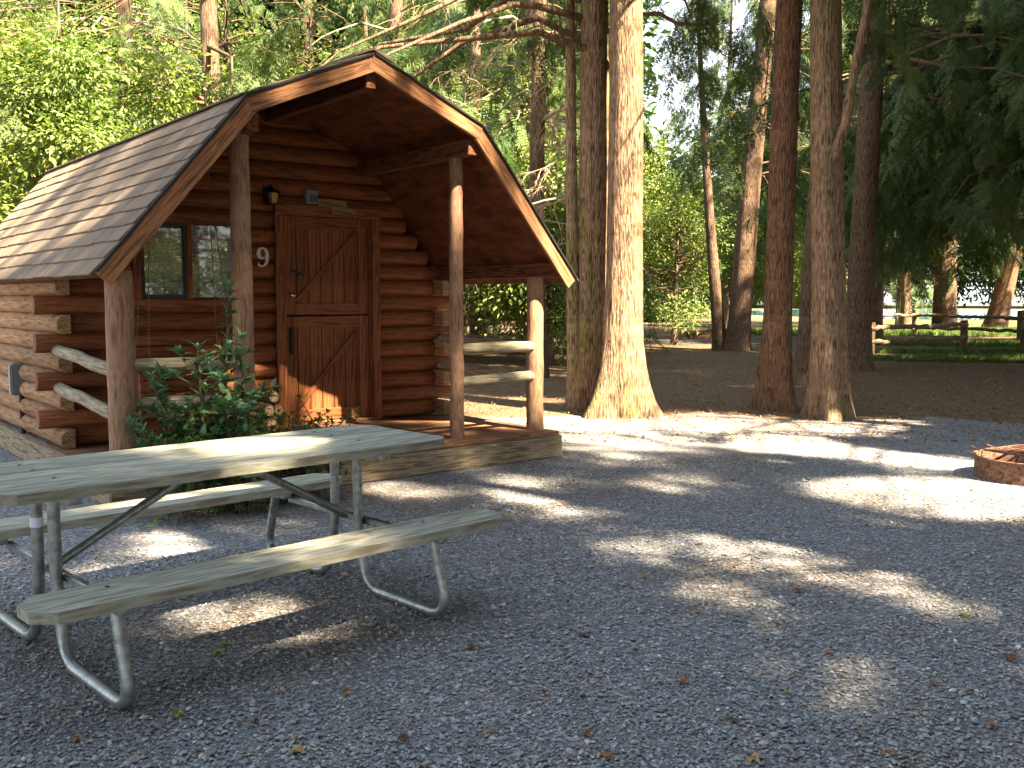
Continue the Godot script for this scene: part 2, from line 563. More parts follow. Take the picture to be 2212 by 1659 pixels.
# trunk as one continuous barky surface; moss is real colour in irregular patches
func trunk_mesh(pts: PackedVector3Array, r: float, flare: float, sd: int, moss := 0.3, sides := 40) -> ArrayMesh:
	var n := FastNoiseLite.new()
	n.seed = sd
	n.frequency = 1.0
	var st := SurfaceTool.new()
	st.begin(Mesh.PRIMITIVE_TRIANGLES)
	st.set_smooth_group(0)
	var top := pts[pts.size() - 1].y
	var ring := func(i: int, k: int) -> Vector3:
		var a := TAU * k / sides
		var h := maxf(pts[i].y, 0.0)
		var base := r * pow(maxf(1.0 - h / (top * 1.03), 0.02), 0.75)
		var lobes := 0.55 + 0.45 * sin(a * 3.0 + sd) + 0.25 * sin(a * 5.0 + sd * 2.0)
		base += r * flare * lobes * (exp(-h / 0.32) + 0.25 * exp(-h / 1.1))
		base *= 1.0 + 0.10 * n.get_noise_3d(cos(a) * 2.2, h * 0.35, sin(a) * 2.2) + 0.07 * n.get_noise_3d(cos(a) * 5.0, h * 0.5 + 9.0, sin(a) * 5.0) + 0.075 * absf(n.get_noise_3d(cos(a) * 9.0 + 31.0, h * 0.55, sin(a) * 9.0))
		return pts[i] + Vector3(cos(a) * base, 0, sin(a) * base)
	for i in pts.size() - 1:
		for k in sides:
			var k2 := (k + 1) % sides
			var p := [ring.call(i, k), ring.call(i + 1, k), ring.call(i + 1, k2), ring.call(i, k2)]
			for j in [0, 2, 1, 0, 3, 2]:
				var v: Vector3 = p[j]
				var g := n.get_noise_3d(v.x * 1.3 + 5.0, v.y * 0.45, v.z * 1.3) + 0.45 * n.get_noise_3d(v.x * 7.0, v.y * 2.5, v.z * 7.0)
				var t := clampf((g - 0.42 + moss * 0.8) * 3.0, 0.0, 1.0) * 0.8
				st.set_color(Color(1, 1, 1).lerp(Color(0.62, 0.85, 0.4), t))
				st.add_vertex(v)
	st.generate_normals()
	return st.commit()

func trunk_path(h: float, lean: Vector2, sd: int, bend := 0.12) -> PackedVector3Array:
	var pts := PackedVector3Array()
	var y := -0.08
	var st := 0.12
	while y < h:
		pts.append(Vector3(lean.x * y + bend * sin(y * 0.35 + sd) - bend * sin(float(sd)), y, lean.y * y + bend * cos(y * 0.28 + sd * 1.7) - bend * cos(sd * 1.7)))
		y += st
		st = minf(st * 1.25, 1.3)
	pts.append(Vector3(lean.x * h, h, lean.y * h))
	return pts

func along_path(pts: PackedVector3Array, h: float) -> Vector3:
	for i in pts.size() - 1:
		if pts[i + 1].y >= h:
			return pts[i].lerp(pts[i + 1], clampf((h - pts[i].y) / (pts[i + 1].y - pts[i].y), 0, 1))
	return pts[pts.size() - 1]

# o: h height, r radius, lean, bark, cb crown base, cr crown radius, n branches, d sprays per metre, s spray size, tint, broad, dead, flare, moss, aim (favoured direction), spread
func tree(called: String, label: String, group: String, at: Vector3, o: Dictionary) -> Node3D:
	var sd: int = int(absf(at.x * 131 + at.z * 57)) + 3
	var t := thing(called, label, "tree", at, 0.0, group)
	var h: float = o.get("h", 22.0)
	var lean: Vector2 = o.get("lean", Vector2.ZERO)
	var r: float = o.get("r", 0.2)
	var path := trunk_path(h, lean, sd, o.get("bend", 0.06))
	part(t, "trunk", trunk_mesh(path, r, o.get("flare", 0.7), sd, o.get("moss", 0.2), 44 if r > 0.17 and at.z > -13.0 and at.z < -10.0 else 18), M[o.get("bark", "bark_shade_toned")])
	var st := SurfaceTool.new()
	st.begin(Mesh.PRIMITIVE_TRIANGLES)
	var where: Array[Array] = [[], [], [], []]
	var cb: float = o.get("cb", 5.0)
	var cr: float = o.get("cr", 3.0)
	var d: float = o.get("d", 8.0)
	var s: float = o.get("s", 1.0)
	var broad: bool = o.get("broad", false)
	var tint: Color = o.get("tint", Color(0.05, 0.085, 0.03))
	var made := 0
	for b in int(o.get("n", 60)):
		var y := lerpf(cb, h * 0.97, pow(rng.randf(), 1.15))
		var az := rnd(0, TAU)
		if o.has("aim") and rng.randf() < 0.7:
			az = o.aim + rnd(-0.9, 0.9)
		var f := (y - cb) / (h - cb)
		var l := cr * (pow(maxf(1.0 - f, 0.02), 0.75) if not broad else sqrt(maxf(0.05, 1.0 - pow(2.0 * f - 0.85, 2.0)))) * rnd(0.65, 1.1)
		var dir := Vector3(cos(az), 0, sin(az))
		var p0 := along_path(path, y)
		var rise := rnd(0.1, 0.35)
		var drop := rnd(0.35, 0.75) if not broad else rnd(-0.2, 0.25)
		var pts := PackedVector3Array()
		var rad := PackedFloat32Array()
		for k in 6:
			var u := k / 5.0
			pts.append(p0 + dir * l * u + Vector3(0, l * (rise * u - drop * u * u), 0) + Vector3(rnd(-0.04, 0.04), rnd(-0.04, 0.04), rnd(-0.04, 0.04)) * l)
			rad.append(lerpf(0.012 + 0.010 * l, 0.004, u))
		add_tube(st, pts, rad, 5, false)
		var count := maxi(1, int(l * d * (0.3 if broad else 0.17) + 0.5))
		for k in count:
			var u := clampf(sqrt(rnd(0.03, 1.0)), 0, 1) * 4.999
			var i := int(u)
			var p := pts[i].lerp(pts[i + 1], u - i)
			var sg := 1.0 if rng.randf() < 0.5 else -1.0
			var fd := dir.rotated(Vector3.UP, sg * rnd(0.15, 1.3))
			p += fd * rnd(0.0, 0.3) * s + Vector3(0, rnd(-0.25, 0.05) * s, 0)
			var sc := s * rnd(0.7, 1.3)
			var bs: Basis
			if broad:
				bs = Basis.from_euler(Vector3(rnd(-0.5, 0.5), rnd(0, TAU), rnd(-0.5, 0.5))).scaled(Vector3.ONE * sc)
			else:
				var ax := (fd + Vector3(0, rnd(-1.1, -0.15), 0)).normalized()
				var zz := ax.cross(Vector3.UP).normalized()
				bs = Basis(ax, zz.cross(ax), zz).rotated(ax, rnd(-0.5, 0.5)).scaled(Vector3.ONE * sc)
			var inside := cabin_space * (at + p + bs.x * 0.6)
			if absf(inside.x) < 3.2 and inside.z < 1.6 and inside.z > -6.2 and inside.y < 4.6:
				continue # no bough grows through the cabin
			if y > o.get("keep", 0.0) and in_gap(at + p + bs.x * 0.6 + Vector3(0, -0.25 * sc, 0), 1.1 * sc):
				if broad:
					continue
				for q in 11: # at the edge of a gap only the sprays that leave it open
					var fx := rnd(0.0, 1.1)
					var zs := 1.0 if q % 2 == 0 else -1.0
					var fp := p + bs * Vector3(fx, -0.28 * fx * fx, zs * 0.03)
					var fb := (bs * Basis(Vector3.UP, -zs * rnd(0.5, 1.25)) * Basis(Vector3.BACK, rnd(-0.9, -0.15))) * Basis.from_scale(Vector3.ONE * 0.85)
					if in_gap(at + fp) or in_gap(at + fp + fb.x * 0.3) or in_gap(at + fp + fb.x * 0.62 - fb.y * 0.15):
						continue
					where[3].append(Transform3D(fb, fp))
				continue
			where[rng.randi() % 3].append(Transform3D(bs, p))
			made += 1
	for k in int(o.get("dead", 0)): # bare twiggy branches
		var y := rnd(o.get("dead_lo", 1.8), o.get("dead_hi", 6.0))
		var az: float = o.get("dead_aim", 0.0) + rnd(-1.2, 1.2)
		twig(st, along_path(path, y), Vector3(cos(az), rnd(-0.5, 0.15), sin(az)).normalized(), rnd(0.7, 2.0), 0.014, 2)
	if st.get_primitive_type() == Mesh.PRIMITIVE_TRIANGLES:
		var br := part(t, "branches", st.commit(), M[o.get("twig", "bark_shade_toned")])
		br.set_meta("kind", "stuff")
	var src := leaf_clumps if broad else fronds
	for k in 4:
		if where[k].is_empty():
			continue
		var tf: Array[Transform3D] = []
		var tc := PackedColorArray()
		for x in where[k]:
			tf.append(x)
			tc.append(shade_of(tint))
		copies(t, "crown", src[k] if k < 3 else single_frond, M["broad_leaf" if broad else "cedar_leaf"], tf, tc)
	return t

func twig(st: SurfaceTool, at: Vector3, dir: Vector3, l: float, r: float, depth: int) -> void:
	var pts := PackedVector3Array([at])
	var rad := PackedFloat32Array([r])
	var p := at
	var d := dir
	for k in 5:
		d = (d + Vector3(rnd(-0.3, 0.3), rnd(-0.3, 0.18), rnd(-0.3, 0.3))).normalized()
		p += d * l / 5.0
		pts.append(p)
		rad.append(r * (1.0 - 0.16 * (k + 1)))
		if depth > 0 and k > 0:
			for j in 2:
				var e := (d + Vector3(rnd(-0.9, 0.9), rnd(-0.8, 0.3), rnd(-0.9, 0.9))).normalized()
				twig(st, p, e, l * rnd(0.25, 0.5), r * 0.55, depth - 1)
	add_tube(st, pts, rad, 5, false)

# ---------------------------------------------------------------- the cabin
func roof_half(h: float) -> float: # half width of the room under the roof at height h
	return minf(1.83, minf(2.03 - (h - 1.60) / 1.22 * 1.03 - 0.07, (3.24 - h) / 0.42 - 0.135))

func build_cabin() -> void:
	var turn := deg_to_rad(38.4)
	var cabin := thing("log_cabin", "reddish brown log cabin with gambrel roof, open front porch and stable door", "cabin", Vector3(-1.215, 0, -7.708), turn)
	var course := 0.152
	var wall_z := -1.6
	var floor_h := 0.24
	# --- foundation and deck
	part(cabin, "porch_beam", bevel_box(Vector3(3.96, 0.2, 0.12), 0.012), M.skid, Vector3(0.0, 0.1, 0.14))
	for s in [-1.0, 1.0]:
		part(cabin, "skid_beam", bevel_box(Vector3(5.1, 0.215, 0.14), 0.012), M.skid, Vector3(s * 1.85, 0.1075, -2.5), Vector3(0, PI / 2, 0))
	part(cabin, "cabin_floor", bevel_box(Vector3(3.5, 0.05, 3.4)), M.interior, Vector3(0, 0.2, -3.3))
	for i in 12:
		part(cabin, "deck_board", bevel_box(Vector3(3.86, 0.035, 0.138), 0.004), M["deck_board_%d" % (rng.randi() % 3)], Vector3(rnd(-0.01, 0.01), 0.222, 0.135 - 0.144 * i))
	# --- front wall, course by course, cut round the door and the window
	var door := [0.03, 1.09, 2.28]
	for i in 20:
		var h0 := floor_h + course * i
		var half := roof_half(h0)
		var slant := maxf(0.0, half - roof_half(h0 + course)) / course
		if half < 0.25:
			break
		var ext := 0.17 if (i % 2 == 1 and h0 < 1.45) else 0.0
		var spans := [[-half - ext, half + ext]]
		for hole in [[0.05, 1.07, floor_h, 2.22], [-1.21, -0.33, 1.43, 2.09]]:
			if h0 + course - 0.04 > hole[2] and h0 + 0.04 < hole[3]:
				var cut := []
				for sp in spans:
					if hole[0] > sp[0]:
						cut.append([sp[0] + slant * course, minf(sp[1], hole[0])])
					if hole[1] < sp[1]:
						cut.append([maxf(sp[0], hole[1]), sp[1] - (slant * course if hole[1] > 0 else 0.0)])
				spans = cut
		for sp in spans:
			if sp[1] - sp[0] > 0.05:
				part(cabin, "wall_log", wall_log(snappedf(sp[1] - sp[0], 0.01), slant if spans.size() == 1 else 0.0), M["stained_log_%d" % (rng.randi() % 3)], Vector3(sp[0], h0, wall_z))
	# --- side and back walls
	for i in 9:
		var h0 := floor_h + course * i
		var ext := 0.2 if i % 2 == 0 else -0.1
		var length := snappedf(3.3 + ext, 0.01)
		var ml := part(cabin, "wall_log", wall_log(length), M["weathered_log_%d" % (rng.randi() % 3)])
		ml.transform = Transform3D(Basis(Vector3(0, 0, 1), Vector3.UP, Vector3(-1, 0, 0)), Vector3(-1.83, h0, wall_z - 3.3))
		var mr := part(cabin, "wall_log", wall_log(length), M["weathered_log_%d" % (rng.randi() % 3)])
		mr.transform = Transform3D(Basis(Vector3(0, 0, -1), Vector3.UP, Vector3(1, 0, 0)), Vector3(1.83, h0, wall_z + ext))
	for i in 20:
		var h0 := floor_h + course * i
		var half := roof_half(h0)
		if half < 0.25:
			break
		var mb := part(cabin, "wall_log", wall_log(snappedf(half * 2, 0.01), maxf(0.0, half - roof_half(h0 + course)) / course), M["weathered_log_%d" % (rng.randi() % 3)])
		mb.transform = Transform3D(Basis(Vector3(-1, 0, 0), Vector3.UP, Vector3(0, 0, -1)), Vector3(half, h0, wall_z - 3.26))
	for z in [wall_z - 0.075, wall_z - 3.19]:
		part(cabin, "gable_panel", slab([Vector2(-1.8, 1.62), Vector2(1.8, 1.62), Vector2(0.99, 2.7), Vector2(0.0, 3.16), Vector2(-0.99, 2.7)], 0.02), M.door_board_1, Vector3(0, 0, z))
	# --- posts: two outer ones under the eaves, two inner ones under the knees of the roof
	for p in [[-1.815, 0.093, 1.62], [-0.95, 0.075, 2.6], [0.95, 0.06, 2.6], [1.815, 0.078, 1.62]]:
		var st := SurfaceTool.new()
		st.begin(Mesh.PRIMITIVE_TRIANGLES)
		var pts := PackedVector3Array()
		var rad := PackedFloat32Array()
		var n := 12
		for k in n + 1:
			pts.append(Vector3(rnd(-0.003, 0.003), lerpf(0.24, p[2], k / float(n)), rnd(-0.003, 0.003)))
			rad.append(p[1] * rnd(0.965, 1.03) * lerpf(1.04, 0.96, k / float(n)))
		add_tube(st, pts, rad, 20)
		part(cabin, "porch_post", st.commit(), M.post, Vector3(p[0], 0, 0))
	# --- roof beams that run out over the porch
	for b in [[-0.95, 2.66, 0.13], [0.95, 2.66, 0.13], [-1.86, 1.68, 0.13], [1.86, 1.68, 0.13], [0.0, 3.06, 0.11]]:
		part(cabin, "roof_beam", bevel_box(Vector3(b[2] * 0.75, b[2], 5.1), 0.006), M.beam, Vector3(b[0], b[1], -2.3))
	# --- rails
	var rails := [
		[Vector3(-1.84, 1.02, -1.62), Vector3(-1.84, 0.945, -0.06)], [Vector3(-1.84, 0.725, -1.62), Vector3(-1.84, 0.64, -0.06)],
		[Vector3(1.84, 1.02, -1.62), Vector3(1.84, 1.01, -0.06)], [Vector3(1.84, 0.74, -1.62), Vector3(1.84, 0.745, -0.06)],
		[Vector3(-1.76, 0.985, 0.02), Vector3(-0.99, 0.975, 0.02)], [Vector3(-1.76, 0.715, 0.02), Vector3(-0.99, 0.695, 0.02)],
		[Vector3(0.98, 1.0, 0.02), Vector3(1.77, 1.0, 0.02)], [Vector3(0.98, 0.72, 0.02), Vector3(1.77, 0.735, 0.02)]]
	for k in rails.size():
		var a: Vector3 = rails[k][0]
		var b: Vector3 = rails[k][1]
		var x := (b - a).normalized()
		var z := x.cross(Vector3.UP).normalized()
		var o := part(cabin, "rail", pole(snappedf((b - a).length(), 0.01), 0.048, 0.008, k), M.rail)
		o.transform = Transform3D(Basis(x, z.cross(x), z), a)
	# --- roof
	var roof := group_node(cabin, "roof")
	var front := 0.3
	var back := -5.05
	var mid := (front + back) / 2
	var long := front - back
	var eave := Vector2(2.03, 1.60)
	var knee := Vector2(1.0, 2.82)
	var ridge := Vector2(0.0, 3.24)
	for s in [-1.0, 1.0]:
		for seg in [[eave, knee], [knee, ridge]]:
			var a := Vector2(seg[0].x * s, seg[0].y)
			var b := Vector2(seg[1].x * s, seg[1].y)
			var d := (b - a).normalized()
			var n := Vector2(-d.y, d.x) * (1.0 if s < 0 else -1.0)
			if n.y < 0:
				n = -n
			var t := 0.05
			# deck of the roof: x along the slope
			var poly := [a, b, b - n * t * (1.0 if seg[1] != ridge else 1.0), a - n * t]
			part(roof, "roof_panel", slab(poly, long - 0.06), M.soffit, Vector3(0, 0, mid))
			for e in [front - 0.016, back + 0.016]: # barge boards, x along the slope
				var w := 0.125
				var cut: float = 0.0
				var fb := part(roof, "fascia_board", bevel_box(Vector3((b - a).length() + 0.02 - cut, w, 0.034), 0.005), M.fascia)
				var c := (a + b) / 2 - n * (w / 2 - 0.012)
				fb.transform = Transform3D(Basis(Vector3(d.x, d.y, 0), Vector3(n.x, n.y, 0) * (1.0 if d.cross(n) > 0 else -1.0), Vector3(0, 0, 1)), Vector3(c.x, c.y, e + (0.003 if seg[1] == ridge else 0.0) + (0.0015 if s > 0 else 0.0)))
				var de := part(roof, "drip_edge", bevel_box(Vector3((b - a).length(), 0.018, 0.05), 0.003), M.drip_edge)
				var c2 := (a + b) / 2 + n * 0.012
				de.transform = Transform3D(Basis(Vector3(d.x, d.y, 0), Vector3(n.x, n.y, 0), Vector3(0, 0, 1) * (1.0 if d.cross(n) > 0 else -1.0)), Vector3(c2.x, c2.y, e + (0.012 if e > 0 else -0.012)))
			# shingles
			var slope := (b - a).length()
			var step := slope / roundf(slope / 0.14)
			var courses := int(roundf(slope / step))
			var each: bool = s < 0 and seg[0] == eave
			var st := SurfaceTool.new()
			st.begin(Mesh.PRIMITIVE_TRIANGLES)
			var tab := long / 18.0
			for k in courses:
				var off := tab * (0.5 if k % 2 == 1 else 0.0)
				for j in 19:
					var z0 := maxf(back, back + tab * j - off)
					var z1 := minf(front, back + tab * (j + 1) - off)
					if z1 - z0 < 0.03:
						continue
					var drop := rnd(-0.006, 0.006)
					var c := a + d * (step * (k + 0.5) - 0.022 + drop) + n * (0.020 + rnd(0, 0.003))
					var up := (Vector3(n.x, n.y, 0)).rotated(Vector3(0, 0, 1), -0.075 * (1.0 if s < 0 else -1.0))
					var dn := up.cross(Vector3(0, 0, 1)) * 1.0
					var tf := Transform3D(Basis(Vector3(0, 0, 1), up, dn if Basis(Vector3(0, 0, 1), up, dn).determinant() > 0 else -dn), Vector3(c.x, c.y, (z0 + z1) / 2))
					var msh := bevel_box(Vector3(snappedf(z1 - z0 - 0.008, 0.002), 0.014, 0.19), 0.003)
					if each:
						part(roof, "shingle", msh, M["shingle_%d" % (rng.randi() % 3)]).transform = tf
					else:
						st.append_from(msh, 0, tf)
			if not each:
				part(roof, "shingles", st.commit(), M.shingle_1).set_meta("kind", "stuff")
	part(roof, "ridge_cap", slab([Vector2(-0.16, 3.215), Vector2(0, 3.282), Vector2(0.16, 3.215), Vector2(0.16, 3.235), Vector2(0, 3.30), Vector2(-0.16, 3.235)], long), M.shingle_1, Vector3(0, 0, mid))
	# --- door: casing, jambs, stable door of boards in two leaves
	var fz := wall_z + 0.075
	for c in [[0.065, 1.26, 0.09, 2.05, 0], [1.065, 1.26, 0.085, 2.05, 0]]:
		part(cabin, "door_casing", bevel_box(Vector3(c[3], c[2], 0.035)), M.trim, Vector3(c[0], c[1], fz), Vector3(0, 0, PI / 2))
	part(cabin, "door_casing", bevel_box(Vector3(1.085, 0.1, 0.038)), M.trim, Vector3(0.565, 2.237, fz + 0.002))
	for x in [0.118, 1.012]:
		part(cabin, "door_jamb", bevel_box(Vector3(1.95, 0.13, 0.025), 0.003), M.door_board_1, Vector3(x, 1.21, wall_z - 0.005), Vector3(0, PI / 2, PI / 2))
	part(cabin, "door_sill", bevel_box(Vector3(0.9, 0.03, 0.16)), M.deck_board_1, Vector3(0.565, 0.255, wall_z + 0.02))
	var dz := wall_z + 0.0
	for leaf in [[0.275, 1.263], [1.277, 2.185]]:
		var dr := group_node(cabin, "door_leaf")
		var x0 := 0.132
		var x1 := 0.998
		var n := 7
		var bw := (x1 - x0) / n
		for k in n:
			part(dr, "board", bevel_box(Vector3(leaf[1] - leaf[0], bw - 0.006, 0.03), 0.005), M["door_board_%d" % (rng.randi() % 3)], Vector3(x0 + bw * (k + 0.5), (leaf[0] + leaf[1]) / 2, dz), Vector3(0, 0, PI / 2))
		for y in [leaf[0] + 0.055, leaf[1] - 0.055]:
			part(dr, "door_rail", bevel_box(Vector3(x1 - x0 - 0.2, 0.11, 0.02), 0.004), M["door_board_%d" % (rng.randi() % 3)], Vector3((x0 + x1) / 2, y, dz + 0.026))
		for x in [x0 + 0.05, x1 - 0.05]:
			part(dr, "door_stile", bevel_box(Vector3(leaf[1] - leaf[0], 0.1, 0.022), 0.004), M["door_board_%d" % (rng.randi() % 3)], Vector3(x, (leaf[0] + leaf[1]) / 2, dz + 0.027), Vector3(0, 0, PI / 2))
		var a := Vector2(x0 + 0.1, leaf[0] + 0.12)
		var b := Vector2(x1 - 0.1, leaf[1] - 0.12)
		part(dr, "brace", bevel_box(Vector3((b - a).length(), 0.045, 0.018), 0.004), M.door_board_1, Vector3((a.x + b.x) / 2, (a.y + b.y) / 2, dz + 0.024), Vector3(0, 0, (b - a).angle()))
	var knob_mesh := SphereMesh.new()
	knob_mesh.radius = 0.028
	knob_mesh.height = 0.05
	part(cabin, "door_knob", knob_mesh, M.brass, Vector3(0.185, 1.46, dz + 0.075))
	part(cabin, "letter_plate", bevel_box(Vector3(0.15, 0.022, 0.01)), M.dark_metal, Vector3(0.25, 1.67, dz + 0.043), Vector3(0, 0, -0.28))
	part(cabin, "pull_handle", bevel_box(Vector3(0.03, 0.25, 0.03), 0.01), M.dark_metal, Vector3(0.178, 1.04, dz + 0.055))
	# --- window: wooden casing, dark framed screen on the one side, plain pane on the other
	var win := group_node(cabin, "window")
	for c in [[-0.77, 2.115, 0.96, 0.085, 0.0], [-0.77, 1.385, 0.96, 0.075, 0.0], [-1.215, 1.75, 0.65, 0.07, 1.0], [-0.345, 1.75, 0.65, 0.06, 1.0], [-0.77, 1.75, 0.65, 0.045, 1.0]]:
		part(win, "casing", bevel_box(Vector3(c[2], c[3], 0.04 if c[4] == 0.0 else 0.036)), M.trim, Vector3(c[0], c[1], fz), Vector3(0, 0, PI / 2 * c[4]))
	for y in [1.44, 2.05]:
		part(win, "sash_rail", bevel_box(Vector3(0.40, 0.05, 0.03), 0.004), M.bronze_frame, Vector3(-0.985, y, fz - 0.005))
	for x in [-1.165, -0.805]:
		part(win, "sash_stile", bevel_box(Vector3(0.028, 0.57, 0.032), 0.004), M.bronze_frame, Vector3(x, 1.745, fz - 0.004))
	part(win, "pane", bevel_box(Vector3(0.38, 0.60, 0.006), 0.001), M.window_glass, Vector3(-0.985, 1.75, fz - 0.022))
	part(win, "pane", bevel_box(Vector3(0.38, 0.62, 0.006), 0.001), M.window_glass, Vector3(-0.56, 1.75, fz - 0.012))
	# --- number, plaques, lantern, meter box
	var tm := TextMesh.new()
	tm.text = "9"
	var fnt := SystemFont.new()
	fnt.font_names = PackedStringArray(["Droid Serif"])
	fnt.font_weight = 700
	tm.font = fnt
	tm.font_size = 64
	tm.pixel_size = 0.0037
	tm.depth = 0.012
	part(cabin, "house_number", tm, M.cream_paint, Vector3(-0.095, 1.80, wall_z + 0.07)).set_meta("label", "cream painted numeral nine")
	part(cabin, "sign_plaque", bevel_box(Vector3(0.30, 0.075, 0.018)), M.old_board, Vector3(0.59, 2.315, fz + 0.03), Vector3(0, 0, -0.03))
	part(cabin, "sign_plaque", slab([Vector2(-0.14, 0.04), Vector2(-0.13, -0.036), Vector2(0.14, -0.036), Vector2(0.10, 0.036)], 0.018), M.old_board, Vector3(0.71, 2.245, fz + 0.032), Vector3(0, 0, -0.03))
	var lan := group_node(cabin, "wall_lantern", Vector3(-0.03, 2.33, wall_z + 0.06))
	part(lan, "back_plate", bevel_box(Vector3(0.1, 0.16, 0.02)), M.dark_metal, Vector3(0, 0.02, 0.01))
	part(lan, "arm", tube([Vector3(0, 0.07, 0.02), Vector3(0, 0.1, 0.07), Vector3(0, 0.07, 0.11)], 0.01), M.dark_metal)
	part(lan, "lamp_cap", lathe([Vector2(0.075, 0.035), Vector2(0.04, 0.065), Vector2(0.0, 0.08)], 8), M.dark_metal, Vector3(0, 0, 0.11))
	part(lan, "lamp_glass", lathe([Vector2(0.0, -0.055), Vector2(0.035, -0.055), Vector2(0.045, 0.035), Vector2(0, 0.035)], 8), M.amber_glass, Vector3(0, 0, 0.11))
	part(lan, "lamp_base", lathe([Vector2(0, -0.075), Vector2(0.05, -0.068), Vector2(0.05, -0.055), Vector2(0, -0.055)], 8), M.dark_metal, Vector3(0, 0, 0.11))
	for k in 4:
		part(lan, "cage_bar", tube([Vector3(0.047 * cos(k * PI / 2 + 0.78), -0.06, 0.11 + 0.047 * sin(k * PI / 2 + 0.78)), Vector3(0.058 * cos(k * PI / 2 + 0.78), 0.035, 0.11 + 0.058 * sin(k * PI / 2 + 0.78))], 0.005, 6), M.dark_metal)
	var bx := group_node(cabin, "wall_box", Vector3(0.38, 2.365, wall_z + 0.09))
	part(bx, "housing", bevel_box(Vector3(0.13, 0.13, 0.07), 0.012), M.grey_plastic)
	part(bx, "lid", bevel_box(Vector3(0.08, 0.07, 0.012), 0.004), M.box_grey, Vector3(0.01, -0.02, 0.04))
	# --- porch swing, hung from the beam
	var sw := thing("porch_swing", "brown slatted wooden swing seat hanging on chains on the cabin porch", "swing", cabin.transform * Vector3(-1.04, 0.0, -0.95), turn)
	for k in 5:
		part(sw, "seat_slat", bevel_box(Vector3(0.8, 0.02, 0.075), 0.004), M.trim, Vector3(0, 0.62 + (0.012 if k == 4 else 0.0), -0.2 + 0.09 * k))
	for k in 5:
		part(sw, "back_slat", bevel_box(Vector3(0.8, 0.08, 0.018), 0.004), M.trim, Vector3(0, 0.72 + 0.092 * k, -0.25 - 0.026 * k), Vector3(-0.28, 0, 0))
	for x in [-0.41, 0.41]:
		part(sw, "back_stile", bevel_box(Vector3(0.035, 0.56, 0.05)), M.trim, Vector3(x, 0.87, -0.28), Vector3(-0.28, 0, 0))
		part(sw, "arm_rest", bevel_box(Vector3(0.07, 0.03, 0.5), 0.01), M.trim, Vector3(x, 0.88, -0.02))
		part(sw, "arm_post", bevel_box(Vector3(0.035, 0.3, 0.045)), M.trim, Vector3(x, 0.745, 0.19))
		part(sw, "seat_bearer", bevel_box(Vector3(0.035, 0.06, 0.48)), M.trim, Vector3(x, 0.58, -0.02))
		for z in [-0.2, 0.19]:
			part(sw, "chain", tube([Vector3(x * 0.86, 0.6, z), Vector3(x * 0.72, 1.6, z * 0.5), Vector3(x * 0.55, 2.5, 0.0)], 0.0035, 6), M.rusted_steel)
	# --- a few split logs kept beside the door
	var k := 0
	for p in [[-0.07, 0.31, 0.075], [0.0, 0.44, 0.06], [-0.1, 0.45, 0.065], [-0.05, 0.565, 0.06]]:
		var fw := thing("firewood_log", "short cut firewood log stacked on the porch beside the door", "firewood", cabin.transform * Vector3(p[0] - 0.12, p[1], -1.5), turn - PI / 2, "firewood beside the cabin door")
		part(fw, "bark", pole(0.3, p[2], 0.004, 20 + k), M.bark_red)
		part(fw, "cut_end", lathe([Vector2(p[2] * 0.7, 0.0), Vector2(p[2] * 0.69, 0.003), Vector2(0, 0.003)], 16), M.cut_wood, Vector3(0.3, 0, 0), Vector3(0, 0, -PI / 2))
		k += 1

# ---------------------------------------------------------------- picnic table
func plank(length: float, width: float, thick: float, clip: float) -> ArrayMesh:
	# flat board in x, z with all four corners clipped
	var l := length / 2
	var w := width / 2
	var m := slab([Vector2(-l + clip, -w), Vector2(l - clip, -w), Vector2(l, -w + clip), Vector2(l, w - clip), Vector2(l - clip, w), Vector2(-l + clip, w), Vector2(-l, w - clip), Vector2(-l, -w + clip)], thick)
	var st := SurfaceTool.new()
	st.begin(Mesh.PRIMITIVE_TRIANGLES)
	st.append_from(m, 0, Transform3D(Basis(Vector3.RIGHT, -PI / 2), Vector3.ZERO))
	return st.commit()

func end_plank(length: float, width: float, thick: float, clip: float, side: float) -> ArrayMesh:
	# like plank, clipped only on the outer long edge (side +1: towards +z)
	var l := length / 2
	var w := width / 2
	var m := slab([Vector2(-l, w), Vector2(-l, -w + clip), Vector2(-l + clip, -w), Vector2(l - clip, -w), Vector2(l, -w + clip), Vector2(l, w)], thick)
	var st := SurfaceTool.new()
	st.begin(Mesh.PRIMITIVE_TRIANGLES)
	st.append_from(m, 0, Transform3D(Basis(Vector3.RIGHT, -PI / 2 if side > 0 else PI / 2), Vector3.ZERO))
	return st.commit()

func round_path(corners: Array, radius: float) -> PackedVector3Array:
	var out := PackedVector3Array([corners[0]])
	for i in range(1, corners.size() - 1):
		var c: Vector3 = corners[i]
		var a: Vector3 = c + (corners[i - 1] - c).normalized() * radius
		var b: Vector3 = c + (corners[i + 1] - c).normalized() * radius
		for k in 7:
			var t := k / 6.0
			out.append(a.lerp(c, t).lerp(c.lerp(b, t), t))
	out.append(corners[corners.size() - 1])
	return out

